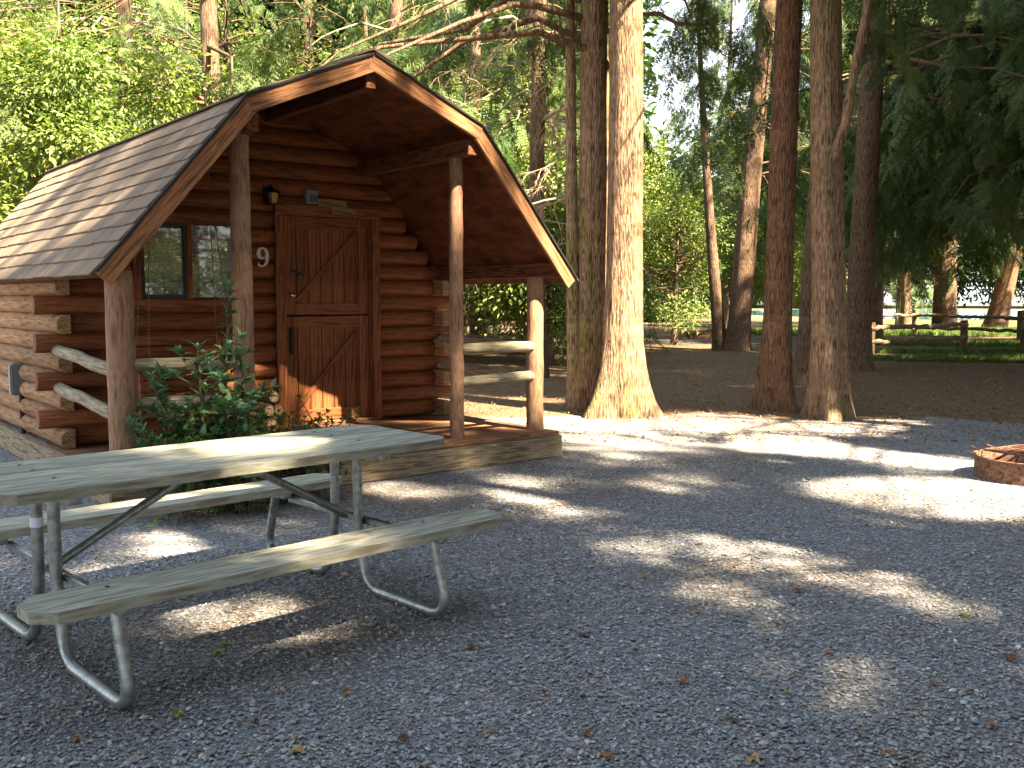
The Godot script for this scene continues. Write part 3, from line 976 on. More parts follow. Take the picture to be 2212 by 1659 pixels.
func build_table() -> void:
	var t := thing("picnic_table", "weathered grey wooden picnic table on bent steel tube legs, two benches attached", "picnic table", Vector3(-1.312, 0, -4.35), deg_to_rad(44.0))
	var top := 0.75
	var n := 5
	var w := 0.775 / n
	for k in n:
		var z := -0.3875 + w * (k + 0.5)
		var m: Mesh = bevel_box(Vector3(2.1, 0.04, w - 0.005), 0.005)
		if k == n - 1:
			m = end_plank(2.1, w - 0.005, 0.04, 0.075, 1.0)
		elif k == 0:
			m = end_plank(2.1, w - 0.005, 0.04, 0.075, -1.0)
		part(t, "top_board", m, M["table_board_%d" % (k % 3)], Vector3(rnd(-0.004, 0.004), top - 0.02 + rnd(-0.001, 0.001), z))
	for s in [1.0, -1.0]:
		part(t, "bench_board", plank(2.12, 0.25, 0.04, 0.07), M["table_board_%d" % (0 if s > 0 else 2)], Vector3(0, 0.425 - 0.02, s * 0.665))
	for x in [-0.76, 0.67]:
		for s in [1.0, -1.0]:
			var st := SurfaceTool.new()
			st.begin(Mesh.PRIMITIVE_TRIANGLES)
			var pts := round_path([Vector3(x, top - 0.045, s * 0.10), Vector3(x, 0.30, s * 0.10), Vector3(x, 0.024, s * 0.17), Vector3(x, 0.024, s * 0.785), Vector3(x, 0.36, s * 0.68)], 0.12)
			var rad := PackedFloat32Array()
			for p in pts:
				rad.append(0.0235)
			add_tube(st, pts, rad, 16)
			part(t, "leg", st.commit(), M.steel_tube)
			part(t, "bench_bracket", bevel_box(Vector3(0.05, 0.03, 0.2), 0.004), M.steel_tube, Vector3(x, 0.37, s * 0.66))
			part(t, "bolt", tube([Vector3(x, 0.422, s * 0.61), Vector3(x, 0.4265, s * 0.61)], 0.009, 8), M.dark_metal)
		part(t, "seat_strut", bevel_box(Vector3(0.03, 0.035, 1.2), 0.006), M.steel_tube, Vector3(x + 0.04, 0.345, 0))
		part(t, "top_batten", bevel_box(Vector3(0.06, 0.035, 0.66), 0.004), M.steel_tube, Vector3(x, top - 0.058, 0))
		part(t, "brace", tube([Vector3(x, 0.36, 0), Vector3(x * 0.12, top - 0.05, 0)], 0.019), M.steel_tube)
		for z in [-0.28, -0.12, 0.12, 0.28]:
			part(t, "bolt", tube([Vector3(x, top - 0.004, z), Vector3(x, top + 0.0015, z)], 0.009, 8), M.dark_metal)
	part(t, "centre_batten", bevel_box(Vector3(0.09, 0.03, 0.6), 0.004), M.table_board_1, Vector3(0, top - 0.056, 0))
	part(t, "tape_band", tube([Vector3(-0.76, 0.52, -0.10), Vector3(-0.76, 0.56, -0.10)], 0.0255, 16), M.light_panel)

# ---------------------------------------------------------------- fire ring
func fire_ring(label: String, at: Vector3, turn: float) -> void:
	var t := thing("fire_ring", label, "fire ring", at, turn, "fire rings")
	var r := 0.42
	var h := 0.175
	part(t, "ring_wall", lathe([Vector2(r, 0.0), Vector2(r, h - 0.012), Vector2(r + 0.018, h - 0.008), Vector2(r + 0.018, h), Vector2(r - 0.008, h), Vector2(r - 0.008, 0.0)], 48), M.rusted_steel)
	part(t, "ash_bed", lathe([Vector2(r - 0.01, 0.03), Vector2(0.2, 0.05), Vector2(0.0, 0.055)], 32), M.ash)
	var g := group_node(t, "cooking_grate", Vector3(0.06, h + 0.028, 0))
	part(g, "grate_frame", tube([Vector3(-0.24, 0, -0.3), Vector3(0.24, 0, -0.3), Vector3(0.24, 0, 0.3), Vector3(-0.24, 0, 0.3), Vector3(-0.24, 0, -0.3)], 0.01, 8), M.rusted_steel)
	for k in 9:
		part(g, "grate_bar", tube([Vector3(-0.24, 0.004, -0.24 + 0.06 * k), Vector3(0.24, 0.004, -0.24 + 0.06 * k)], 0.006, 6), M.rusted_steel)
	for s in [-1.0, 1.0]:
		part(g, "grate_leg", tube([Vector3(s * 0.2, 0, 0.3), Vector3(s * 0.2, -0.07, 0.34)], 0.009, 6), M.rusted_steel)
		part(g, "handle", tube([Vector3(s * 0.1 - 0.2, 0, -0.3), Vector3(s * 0.1 - 0.2, 0.02, -0.38)], 0.008, 6), M.rusted_steel)

# ---------------------------------------------------------------- power pedestal
func build_pedestal() -> void:
	var t := thing("power_pedestal", "grey utility box on thin black pole beside cabin log wall", "utility box", Vector3(-4.42, 0, -8.75), deg_to_rad(20))
	part(t, "pole", tube([Vector3(0, -0.05, 0), Vector3(0, 0.6, 0)], 0.022), M.dark_metal)
	part(t, "box_body", bevel_box(Vector3(0.15, 0.28, 0.12), 0.015), M.box_grey, Vector3(0.0, 0.71, 0))
	part(t, "box_door", bevel_box(Vector3(0.012, 0.25, 0.10), 0.003), M.light_panel, Vector3(-0.082, 0.71, 0))
	part(t, "latch", bevel_box(Vector3(0.014, 0.05, 0.02), 0.004), M.dark_metal, Vector3(0.08, 0.66, 0.02))
	part(t, "conduit", tube([Vector3(0.05, 0.58, 0), Vector3(0.07, 0.35, 0.0), Vector3(0.06, 0.1, 0.01), Vector3(0.06, -0.03, 0.01)], 0.009, 8), M.dark_metal)
	part(t, "base_block", bevel_box(Vector3(0.12, 0.09, 0.09), 0.008), M.skid, Vector3(0.03, 0.03, 0.0))

# ---------------------------------------------------------------- plants
func leafy_shrub(called: String, label: String, at: Vector3, stems: Array, l: float, leaf: String, tint: Color, step := 0.045, turn := 0.0) -> void:
	var t := thing(called, label, "shrub", at, turn)
	var wood := SurfaceTool.new()
	wood.begin(Mesh.PRIMITIVE_TRIANGLES)
	var st := SurfaceTool.new()
	st.begin(Mesh.PRIMITIVE_TRIANGLES)
	for s in stems: # [foot, tip, side twigs]
		var lines := [[s[0], s[1], 0.011 if l > 0.06 else 0.0045]]
		for k in int(s[2]):
			var u := rnd(0.25, 0.95) if l > 0.06 else rnd(0.02, 0.95)
			var a: Vector3 = s[0].lerp(s[1], u)
			var d := Vector3(rnd(-1, 1), rnd(0.0, 0.7), rnd(-1, 1)).normalized()
			lines.append([a, a + d * rnd(0.16, 0.36), 0.005])
		for ln in lines:
			var a: Vector3 = ln[0]
			var b: Vector3 = ln[1]
			var mid := (a + b) / 2 + Vector3(rnd(-0.04, 0.04), rnd(0, 0.03), rnd(-0.04, 0.04))
			add_tube(wood, PackedVector3Array([a, mid, b]), PackedFloat32Array([ln[2], ln[2] * 0.8, ln[2] * 0.5]), 6, false)
			var n := int((b - a).length() / step) + 2
			for k in n:
				var u := rnd(0.1, 1.0) if ln[2] < 0.01 or l < 0.06 else rnd(0.35, 1.0)
				var p := a.lerp(mid, u * 2) if u < 0.5 else mid.lerp(b, u * 2 - 1)
				var out := Vector3(rnd(-1, 1), rnd(-0.15, 0.75), rnd(-1, 1)).normalized()
				st.set_color(shade_of(tint, 0.35))
				add_leaf(st, p, out, (Vector3.UP + Vector3(rnd(-0.5, 0.5), 0, rnd(-0.5, 0.5))).normalized(), l * rnd(0.7, 1.2), l * rnd(0.36, 0.46))
			for k in 5:
				st.set_color(shade_of(tint * 1.2, 0.3))
				add_leaf(st, b, ((b - a).normalized() + Vector3(cos(k * 1.25), 0.1, sin(k * 1.25)) * 0.9).normalized(), Vector3.UP, l * rnd(0.7, 1.1), l * 0.42)
	part(t, "stems", wood.commit(), M.bark_shade_toned).set_meta("kind", "stuff")
	st.generate_normals()
	part(t, "foliage", st.commit(), M[leaf]).set_meta("kind", "stuff")

func build_porch_plants(cabin_at: Transform3D) -> void:
	var at := cabin_at * Vector3(-1.36, 0, 0.42)
	var stems := []
	stems.append([Vector3(0, 0, 0), Vector3(0.14, 1.5, 0.0), 8])
	stems.append([Vector3(0.05, 0, 0.03), Vector3(0.2, 0.95, 0.12), 9])
	stems.append([Vector3(-0.03, 0, 0.03), Vector3(-0.12, 1.1, 0.1), 9])
	stems.append([Vector3(-0.05, 0, 0.0), Vector3(-0.42, 0.92, 0.05), 12])
	stems.append([Vector3(-0.08, 0, 0.02), Vector3(-0.52, 0.62, 0.12), 13])
	stems.append([Vector3(-0.04, 0, -0.03), Vector3(-0.28, 0.7, -0.1), 11])
	stems.append([Vector3(0.03, 0, 0.05), Vector3(0.0, 0.75, 0.25), 11])
	leafy_shrub("evergreen_shrub", "glossy evergreen shrub with oval leaves growing against the porch rails", at, stems, 0.095, "glossy_leaf", Color(0.095, 0.175, 0.085), 0.022, deg_to_rad(38.4))
	stems = []
	for k in 80:
		var x := rnd(-0.4, 0.8)
		var z := rnd(-0.2, 0.26)
		var h := rnd(0.34, 0.72) * (1.0 - 0.3 * absf(x - 0.1))
		stems.append([Vector3(x, 0, z), Vector3(x + rnd(-0.14, 0.14), h, z + rnd(-0.14, 0.14)), 3])
	leafy_shrub("low_shrub", "low mound of bright green small leaves below the porch rails", at, stems, 0.05, "broad_leaf", Color(0.085, 0.17, 0.05), 0.024, deg_to_rad(38.4))
	stems = []
	for k in 18:
		var x := rnd(-0.35, 0.35)
		var z := rnd(-0.12, 0.12)
		stems.append([Vector3(x, 0, z), Vector3(x + rnd(-0.08, 0.08), rnd(0.06, 0.16), z + rnd(-0.08, 0.08)), 2])
	leafy_shrub("ground_plant", "patch of small green weeds sprouting from gravel behind the far bench", on_ground(500, 1098), stems, 0.05, "broad_leaf", Color(0.055, 0.13, 0.04), 0.03)

# ---------------------------------------------------------------- ground
func sheet(xs: Array, zs: Callable, nx: int, nz: int, y: Callable, col: Callable) -> ArrayMesh:
	var st := SurfaceTool.new()
	st.begin(Mesh.PRIMITIVE_TRIANGLES)
	st.set_smooth_group(0)
	for i in nx:
		for j in nz:
			var p := []
			for q in [[i, j], [i + 1, j], [i + 1, j + 1], [i, j + 1]]:
				var x := lerpf(xs[0], xs[1], q[0] / float(nx))
				var zz: Vector2 = zs.call(x)
				var z := lerpf(zz.x, zz.y, q[1] / float(nz))
				p.append(Vector3(x, y.call(x, z), z))
			for k in [0, 2, 1, 0, 3, 2]:
				st.set_color(col.call(p[k].x, p[k].z))
				st.add_vertex(p[k])
	st.generate_normals()
	return st.commit()

func blob(cx: float, cz: float, rx: float, rz: float, y: float, sd: int, wild := 0.25) -> ArrayMesh:
	var n := FastNoiseLite.new()
	n.seed = sd
	var st := SurfaceTool.new()
	st.begin(Mesh.PRIMITIVE_TRIANGLES)
	var pts := []
	for k in 64:
		var a := TAU * k / 64
		var f := 1.0 + wild * n.get_noise_2d(cos(a) * 90, sin(a) * 90) * 2.0
		pts.append(Vector3(cx + cos(a) * rx * f, y, cz + sin(a) * rz * f))
	for k in 64:
		st.set_normal(Vector3.UP)
		st.add_vertex(Vector3(cx, y, cz))
		st.add_vertex(pts[k])
		st.add_vertex(pts[(k + 1) % 64])
	return st.commit()

func build_ground() -> void:
	var n := FastNoiseLite.new()
	n.seed = 11
	n.frequency = 0.35
	var far := func(x: float) -> Vector2: return Vector2(40, -170)
	var flat := func(_x: float, _z: float) -> float: return -0.006
	var soil := func(x: float, z: float) -> Color:
		var v := 0.5 + 0.5 * n.get_noise_2d(x * 0.6, z * 0.6)
		return Color(0.28, 0.215, 0.155).lerp(Color(0.38, 0.31, 0.24), v)
	structure("ground", sheet([-160, 160], far, 200, 130, flat, soil), M.forest_floor)
	var edge := func(x: float) -> Vector2: return Vector2(7.0, -11.9 + 0.8 * n.get_noise_2d(x * 1.2, 3.0) + 0.35 * n.get_noise_2d(x * 5.0, 7.0) + (0.9 if x > 3.0 else 0.0) * clampf((x - 3.0) / 3.0, 0, 1))
	var bump := func(x: float, z: float) -> float: return 0.0 + 0.004 * n.get_noise_2d(x * 4.0, z * 4.0)
	var stones := func(x: float, z: float) -> Color:
		var v := clampf(0.42 + 0.9 * n.get_noise_2d(x * 0.8 + 40.0, z * 1.1) + 0.7 * n.get_noise_2d(x * 5.0, z * 5.0), 0, 1)
		return Color(0.61, 0.605, 0.595).lerp(Color(0.55, 0.455, 0.37), v * v)
	structure("gravel_pad", sheet([-14, 16], edge, 120, 74, bump, stones), M.gravel_ground)
	# loose stones near the camera
	var st := SurfaceTool.new()
	st.begin(Mesh.PRIMITIVE_TRIANGLES)
	st.set_smooth_group(-1)
	var ico := [Vector3(0, 1, 0), Vector3(0.9, 0.35, 0), Vector3(0.2, 0.3, 0.85), Vector3(-0.75, 0.4, 0.5), Vector3(-0.7, 0.25, -0.55), Vector3(0.3, 0.4, -0.85), Vector3(0, -0.5, 0)]
	for k in 5:
		var a: Vector3 = ico[1 + k]
		var b: Vector3 = ico[1 + (k + 1) % 5]
		tri(st, ico[0], b, a)
		tri(st, ico[6], a, b)
	st.generate_normals()
	var where: Array[Transform3D] = []
	var tint := PackedColorArray()
	while where.size() < 90000:
		var z := -2.2 - 6.6 * pow(rng.randf(), 1.5)
		var x := rnd(-0.62, 0.62) * -z
		if z < -5.5 and x < -0.6:
			continue
		var s := 0.0038 * exp(rng.randfn(0.2, 0.42))
		var b := Basis.from_euler(Vector3(rnd(-0.5, 0.5), rnd(0, TAU), rnd(-0.5, 0.5))) * Basis.from_scale(Vector3(s * rnd(0.9, 1.7), s * rnd(0.6, 1.0), s * rnd(0.8, 1.3)))
		where.append(Transform3D(b, Vector3(x, 0.003, z)))
		var g := rnd(0.14, 0.33) if rng.randf() < 0.95 else rnd(0.36, 0.5)
		var c := Color(g, g * 1.01, g * 1.03)
		if rng.randf() < 0.22:
			c = Color(g * 1.12, g * 0.92, g * 0.78)
		tint.append(c)
	var gr := copies(self, "loose_gravel", st.commit(), M.gravel_stone, where, tint)
	tag(gr, "loose grey gravel covering the cabin's parking pad", "gravel")
	# path, lawns and pond in the distance
	structure("path", blob(9.0, -31.5, 22.0, 1.6, 0.002, 5, 0.12), M.road_gravel)
	for g in [[13.5, -22.4, 5.6, 1.1, 7], [19.0, -29.5, 9.0, 1.6, 8], [21.0, -38.5, 14.0, 3.4, 9], [26.0, -49.0, 22.0, 5.0, 10], [60.0, -118.0, 60.0, 8.0, 13]]:
		structure("lawn", blob(g[0], g[1], g[2] * 0.9, g[3] * 0.85, 0.006 + 0.004 * (int(g[4]) % 4), g[4], 0.3), M.lawn)
	# tufts that break the edge of the lawns, and litter on the bare soil
	var tuft := SurfaceTool.new()
	tuft.begin(Mesh.PRIMITIVE_TRIANGLES)
	tuft.set_smooth_group(-1)
	for k in 14:
		var a := rnd(0, TAU)
		var o := Vector3(cos(a), 0, sin(a)) * rnd(0.0, 0.07)
		var tip := o * 2.2 + Vector3(0, rnd(0.08, 0.16), 0)
		var w := Vector3(-sin(a), 0, cos(a)) * 0.006
		tri(tuft, o - w, o + w, tip)
	tuft.generate_normals()
	var gt: Array[Transform3D] = []
	var gc := PackedColorArray()
	for g in [[13.5, -22.4, 5.8, 1.25, 2600, 0.8], [19.0, -29.5, 9.0, 1.8, 2600, 1.0], [21.0, -38.5, 14.0, 3.6, 3000, 1.4], [12.5, -25.2, 4.5, 0.7, 700, 0.9]]:
		for k in int(g[4]):
			var a := rnd(0, TAU)
			var f := pow(rng.randf(), 0.42)
			var sc: float = g[5] * rnd(0.6, 1.4)
			gt.append(Transform3D(Basis(Vector3.UP, rnd(0, TAU)).scaled(Vector3(sc, sc * rnd(0.7, 1.3), sc)), Vector3(g[0] + cos(a) * g[2] * f, 0.0, g[1] + sin(a) * g[3] * f)))
			gc.append(shade_of(Color(0.11, 0.16, 0.045), 0.35))
	tag(copies(self, "grass", tuft.commit(), M.grass_blade, gt, gc), "short green grass in patches beyond the trees", "grass")
	var flake := SurfaceTool.new()
	flake.begin(Mesh.PRIMITIVE_TRIANGLES)
	flake.set_smooth_group(-1)
	add_leaf(flake, Vector3.ZERO, Vector3(1, 0.15, 0).normalized(), Vector3.UP, 0.06, 0.03, 0.4)
	add_leaf(flake, Vector3(0.07, 0, 0.04), Vector3(-0.3, 0.1, 1).normalized(), Vector3.UP, 0.16, 0.008, 0.3)
	flake.generate_normals()
	gt = []
	gc = PackedColorArray()
	for k in 9000:
		var z := -9.6 - 24.0 * pow(rng.randf(), 1.4)
		gt.append(Transform3D(Basis.from_euler(Vector3(rnd(-0.3, 0.3), rnd(0, TAU), rnd(-0.3, 0.3))).scaled(Vector3.ONE * rnd(0.35, 0.95)), Vector3(rnd(-0.1, 0.62) * -z, 0.012, z)))
		gc.append(shade_of([Color(0.2, 0.12, 0.07), Color(0.3, 0.2, 0.12), Color(0.12, 0.08, 0.05), Color(0.36, 0.28, 0.18)][rng.randi() % 4], 0.3))
	tag(copies(self, "leaf_litter", flake.commit(), M.dry_leaf, gt, gc), "brown needles, twigs and dry leaves on the forest floor", "leaf litter")
	structure("pond", blob(44.0, -82.0, 26.0, 27.0, 0.024, 4, 0.06), M.pond_water)

func fallen_leaves() -> void:
	var spots := [[1960, 1660, 0], [1260, 1590, 1], [650, 1630, 2], [1305, 1642, 1], [1578, 1563, 0], [1700, 1497, 3], [2150, 1575, 1], [1925, 1630, 1], [495, 1398, 3], [460, 1415, 3], [1935, 1352, 2], [2085, 1335, 3], [1675, 1352, 0], [1180, 1500, 0], [380, 1545, 3], [660, 1240, 3], [1390, 1250, 1], [1590, 1225, 1], [1370, 1095, 3], [2105, 1062, 3], [1480, 1480, 1], [1790, 1420, 0], [1060, 1588, 1], [860, 1600, 0], [1620, 1640, 2], [1130, 1440, 1], [1850, 1590, 0], [2010, 1480, 1], [560, 1560, 0], [1505, 1325, 1], [1265, 1375, 0], [740, 1500, 1], [2180, 1430, 0], [1730, 1280, 1], [1010, 1400, 0], [160, 1600, 1]]
	var cols := [Color(0.16, 0.085, 0.05), Color(0.26, 0.135, 0.07), Color(0.36, 0.28, 0.16), Color(0.22, 0.25, 0.07)]
	var words := ["dark brown", "rusty brown", "pale tan", "yellow green"]
	for s in spots:
		var st := SurfaceTool.new()
		st.begin(Mesh.PRIMITIVE_TRIANGLES)
		st.set_smooth_group(-1)
		st.set_color(shade_of(cols[s[2]], 0.2))
		var l := rnd(0.03, 0.055)
		for k in 3:
			add_leaf(st, Vector3.ZERO, Vector3(cos(k * 0.85 - 0.85), 0.2, sin(k * 0.85 - 0.85)).normalized(), Vector3.UP, l * (1.0 if k == 1 else 0.75), l * 0.5, rnd(0.2, 0.5))
		st.generate_normals()
		var o := part(self, "fallen_leaf", st.commit(), M.dry_leaf, on_ground(s[0], s[1]) + Vector3(0, 0.008, 0), Vector3(rnd(-0.2, 0.2), rnd(0, TAU), rnd(-0.2, 0.2)))
		tag(o, "small fallen %s leaf lying on the gravel" % words[s[2]], "leaf", "fallen leaves that are " + words[s[2]])

# ---------------------------------------------------------------- fences
func fence(label: String, posts: Array, tops: Array, rails: Array, group: String) -> void:
	var t := thing("rail_fence", label, "fence", posts[0], 0.0, group)
	for k in posts.size():
		part(t, "fence_post", tube([posts[k] - posts[0] + Vector3(0, -0.1, 0), posts[k] - posts[0] + Vector3(0, tops[k] * 0.5, 0), posts[k] - posts[0] + Vector3(rnd(-0.02, 0.02), tops[k], 0)], 0.1 if group == "" else 0.12, 10), M.fence_wood)
	for r in rails:
		for k in posts.size() - 1:
			var a: Vector3 = posts[k] - posts[0] + Vector3(0, r * tops[k], 0.06)
			var b: Vector3 = posts[k + 1] - posts[0] + Vector3(0, r * tops[k + 1] + rnd(-0.03, 0.03), 0.06)
			var x := (b - a).normalized()
			var z := x.cross(Vector3.UP).normalized()
			var o := part(t, "fence_rail", pole(snappedf((b - a).length() + 0.2, 0.01), 0.06, 0.03, k + int(r * 10)), M.fence_wood)
			o.transform = Transform3D(Basis(x, z.cross(x), z), a - x * 0.1)

# ---------------------------------------------------------------- motorhome, mirrored in the window
func motorhome(label: String, at: Vector3, turn: float) -> void:
	var t := thing("motorhome", label, "motorhome", at, turn)
	var body := slab([Vector2(-3.2, 0.45), Vector2(2.2, 0.45), Vector2(3.3, 0.5), Vector2(3.35, 1.0), Vector2(2.5, 1.22), Vector2(2.0, 1.95), Vector2(2.55, 2.05), Vector2(2.5, 2.75), Vector2(2.2, 2.95), Vector2(-3.2, 2.95)], 2.2)
	part(t, "body", body, M.white_paint)
	part(t, "windscreen", bevel_box(Vector3(0.03, 0.8, 1.7)), M.tinted_glass, Vector3(2.28, 1.58, 0), Vector3(0, 0, 0.6))
	for w in [[-2.2, 1.9, 1.0], [-0.6, 1.9, 1.2], [0.9, 1.9, 0.8]]:
		for s in [-1.0, 1.0]:
			part(t, "side_window", bevel_box(Vector3(w[2], 0.6, 0.03)), M.tinted_glass, Vector3(w[0], w[1], s * 1.11))
	part(t, "side_door", bevel_box(Vector3(0.65, 1.8, 0.03)), M.light_panel, Vector3(0.15, 1.45, 1.115))
	part(t, "grille", bevel_box(Vector3(0.03, 0.25, 1.2)), M.grey_plastic, Vector3(3.35, 0.78, 0))
	part(t, "bumper", bevel_box(Vector3(0.15, 0.18, 2.0), 0.03), M.grey_plastic, Vector3(3.4, 0.48, 0))
	for s in [-1.0, 1.0]:
		part(t, "headlight", bevel_box(Vector3(0.04, 0.16, 0.28), 0.015), M.light_panel, Vector3(3.345, 0.83, s * 0.8))
		for x in [-1.8, 2.4]:
			part(t, "wheel", lathe([Vector2(0, 0), Vector2(0.36, 0.0), Vector2(0.38, 0.04), Vector2(0.38, 0.2), Vector2(0.36, 0.24), Vector2(0, 0.24)], 24), M.tyre, Vector3(x, 0.38, s * 0.98 - 0.12), Vector3(PI / 2, 0, 0))

# ---------------------------------------------------------------- everything
func add_gap(x0: float, x1: float, y0: float, y1: float, h := 0.0, more := 0.13) -> void:
	# a hole in the canopy towards the sun over the patch that the photograph shows in sunlight
	var c := on_ground((x0 + x1) / 2, (y0 + y1) / 2, h)
	var rx := (x1 - x0) / 2 * -c.z / FOCAL
	var rz := absf(on_ground(x0, y0, h).z - on_ground(x0, y1, h).z) / 2
	var g := c - TO_SUN * (h / TO_SUN.y)
	gaps.append(Vector4(g.x, g.z, rx + more, rz + more))
	gap_from.append(h + 0.7)

func add_gap_at(p: Vector3, rx: float, rz: float) -> void:
	var g := p - TO_SUN * (p.y / TO_SUN.y)
	gaps.append(Vector4(g.x, g.z, rx, rz))
	gap_from.append(p.y + 0.7)

func _ready() -> void:
	rng.seed = 20240
	tilt = atan((829.5 - HORIZON) / FOCAL)
	# camera
	var cam := Camera3D.new()
	cam.name = "camera"
	cam.fov = rad_to_deg(2.0 * atan(829.5 / FOCAL))
	cam.position = Vector3(0, EYE, 0)
	cam.rotation.x = -tilt
	cam.near = 0.05
	cam.far = 800.0
	add_child(cam)
	cam.current = true
	# sky, exposure
	var sky_mat := ProceduralSkyMaterial.new()
	sky_mat.sky_top_color = Color(0.57, 0.635, 0.71)
	sky_mat.sky_horizon_color = Color(0.93, 0.94, 0.95)
	sky_mat.sky_curve = 0.16
	sky_mat.ground_bottom_color = Color(0.25, 0.22, 0.18)
	sky_mat.ground_horizon_color = Color(0.55, 0.55, 0.5)
	sky_mat.energy_multiplier = 0.5
	var sky := Sky.new()
	sky.sky_material = sky_mat
	var env := Environment.new()
	env.background_mode = Environment.BG_SKY
	env.sky = sky
	env.tonemap_mode = Environment.TONE_MAPPER_LINEAR
	env.tonemap_exposure = 10.2
	env.sdfgi_enabled = true
	env.ssao_enabled = true
	env.ssil_enabled = true
	var we := WorldEnvironment.new()
	we.name = "world_environment"
	we.environment = env
	add_child(we)
	# sun: from the right, a little behind the camera
	var sun := DirectionalLight3D.new()
	sun.name = "sun"
	sun.light_energy = 1.6
	sun.light_color = Color(1.0, 0.93, 0.8)
	sun.light_angular_distance = 0.65
	sun.shadow_enabled = true
	sun.look_at_from_position(TO_SUN * 50.0, Vector3.ZERO, Vector3.UP)
	add_child(sun)

	make_materials()
	for k in 3:
		fronds.append(make_bough(100 + k))
		leaf_clumps.append(make_clump(200 + k, 120, 0.55, 0.095))
	single_frond = make_frond(77)
	build_ground()
	build_cabin()
	build_table()
	var cabin_at := Transform3D(Basis(Vector3.UP, deg_to_rad(38.4)), Vector3(-1.215, 0, -7.708))
	build_porch_plants(cabin_at)
	build_pedestal()
	fire_ring("low rusty steel fire ring with cooking grate on the gravel", Vector3(4.16, 0, -7.72), 0.5)
	fire_ring("distant rusty fire ring beside the path under the trees", on_ground(1508, 731), 1.2)
	fallen_leaves()
	# sunlit patches on the ground and on things, as gaps in the canopy
	for g in [[1150, 1420, 885, 925], [1330, 1650, 890, 925], [1600, 1960, 900, 930], [1600, 1800, 945, 975], [1000, 1170, 885, 925], [1180, 1330, 900, 930], [1440, 1560, 895, 922], [1700, 1860, 905, 935],
			[1420, 1510, 1035, 1065], [1085, 1165, 1040, 1062], [1145, 1230, 1068, 1098], [1780, 2230, 1035, 1085], [1980, 2230, 1060, 1118], [1950, 2085, 985, 1012],
			[1840, 1950, 1097, 1124], [1550, 1720, 1160, 1180], [1600, 1790, 1210, 1232], [1530, 1610, 1280, 1300], [1880, 1960, 1262, 1285], [1990, 2090, 1275, 1310],
			[1320, 1390, 1185, 1200], [1230, 1330, 945, 960], [300, 400, 1160, 1210], [400, 490, 1145, 1165], [470, 610, 1325, 1375], [820, 900, 1050, 1066]]:
		add_gap(g[0], g[1], g[2], g[3])
	for g in [[490, 560, 950, 975], [560, 650, 930, 955]]:
		add_gap(g[0], g[1], g[2], g[3], 0.75, 0.15)
	add_gap(610, 690, 1170, 1190, 0.42, 0.15)
	for h in [0.1, 0.35, 0.6, 1.7, 2.0, 2.4, 2.8, 3.2, 3.6, 4.0, 4.5]:
		add_gap_at(Vector3(1.36, h, -11.45), 0.42, 0.42)
	for h in [2.6, 3.1, 3.6]:
		add_gap_at(Vector3(0.75, h, -12.6), 0.3, 0.3)
	for h in [1.9, 2.4, 3.4, 4.0]:
		add_gap_at(Vector3(1.1, h, -12.3), 0.3, 0.3)
	add_gap_at(Vector3(13.5, 0.0, -22.4), 3.6, 0.35)
	add_gap_at(Vector3(17.0, 0.0, -29.6), 4.0, 0.7)
	add_gap_at(Vector3(20.0, 0.0, -39.0), 9.0, 3.0)
	add_gap_at(Vector3(26.0, 0.0, -50.0), 12.0, 4.0)
	add_gap_at(Vector3(2.0, 3.6, -11.5), 0.9, 0.5)
	add_gap_at(cabin_at * Vector3(-1.2, 0.7, 0.5), 0.16, 0.12)
	add_gap_at(cabin_at * Vector3(-1.15, 0.5, 0.55), 0.16, 0.12)
	add_gap_at(cabin_at * Vector3(0.62, 0.4, -1.5), 0.35, 0.2)
	add_gap_at(cabin_at * Vector3(1.815, 0.9, 0.0), 0.2, 0.2)
	add_gap_at(cabin_at * Vector3(1.815, 1.35, 0.0), 0.2, 0.2)
	add_gap_at(cabin_at * Vector3(1.7, 1.9, 0.3), 0.25, 0.25)
	add_gap_at(cabin_at * Vector3(0.7, 2.9, 0.3), 0.2, 0.2)
	for streak in [[-1.69, 0.0, 1.0, 0.05], [-2.4, 0.25, 0.75, 0.04], [-3.0, 0.0, 0.6, 0.05], [-4.0, 0.1, 0.7, 0.07], [-4.85, 0.2, 1.0, 0.16], [-0.3, 0.0, 0.25, 0.07]]:
		for k in 9: # thin streaks of sun down the roof
			var f := lerpf(streak[1], streak[2], k / 8.0)
			add_gap_at(cabin_at * Vector3(lerpf(-1.95, -1.05, f), lerpf(1.7, 2.76, f), streak[0]), streak[3], streak[3])
	add_gap_at(Vector3(4.9, 1.3, -28.0), 2.2, 1.6)
	add_gap_at(Vector3(9.1, 0.5, -24.5), 0.7, 0.6)
	add_gap_at(Vector3(12.4, 1.4, -2.6), 3.0, 3.4)
	add_gap_at(Vector3(20.0, 3.0, 3.5), 3.0, 3.0)
	gaps.append(Vector4(-12.5, -22.0, 10.0, 8.5)) # high boughs cut away, canopy shaped to let sun onto the wood behind
	gap_from.append(6.5)
	trees()
	fence("low split rail fence, its post catching the sun, at the edge of the lawn", [on_ground(1880, 765), on_ground(2081, 752)], [0.80, 0.78], [0.38, 0.82], "")
	fence("dark two rail fence by the pond behind the sunlit fence", [on_ground(1868, 724), on_ground(1976, 723), on_ground(2204, 738)], [0.9, 0.95, 1.0], [0.3, 0.78], "far")
	motorhome("white motorhome parked across from the cabin porch", Vector3(12.4, 0, -3.4), deg_to_rad(-90))

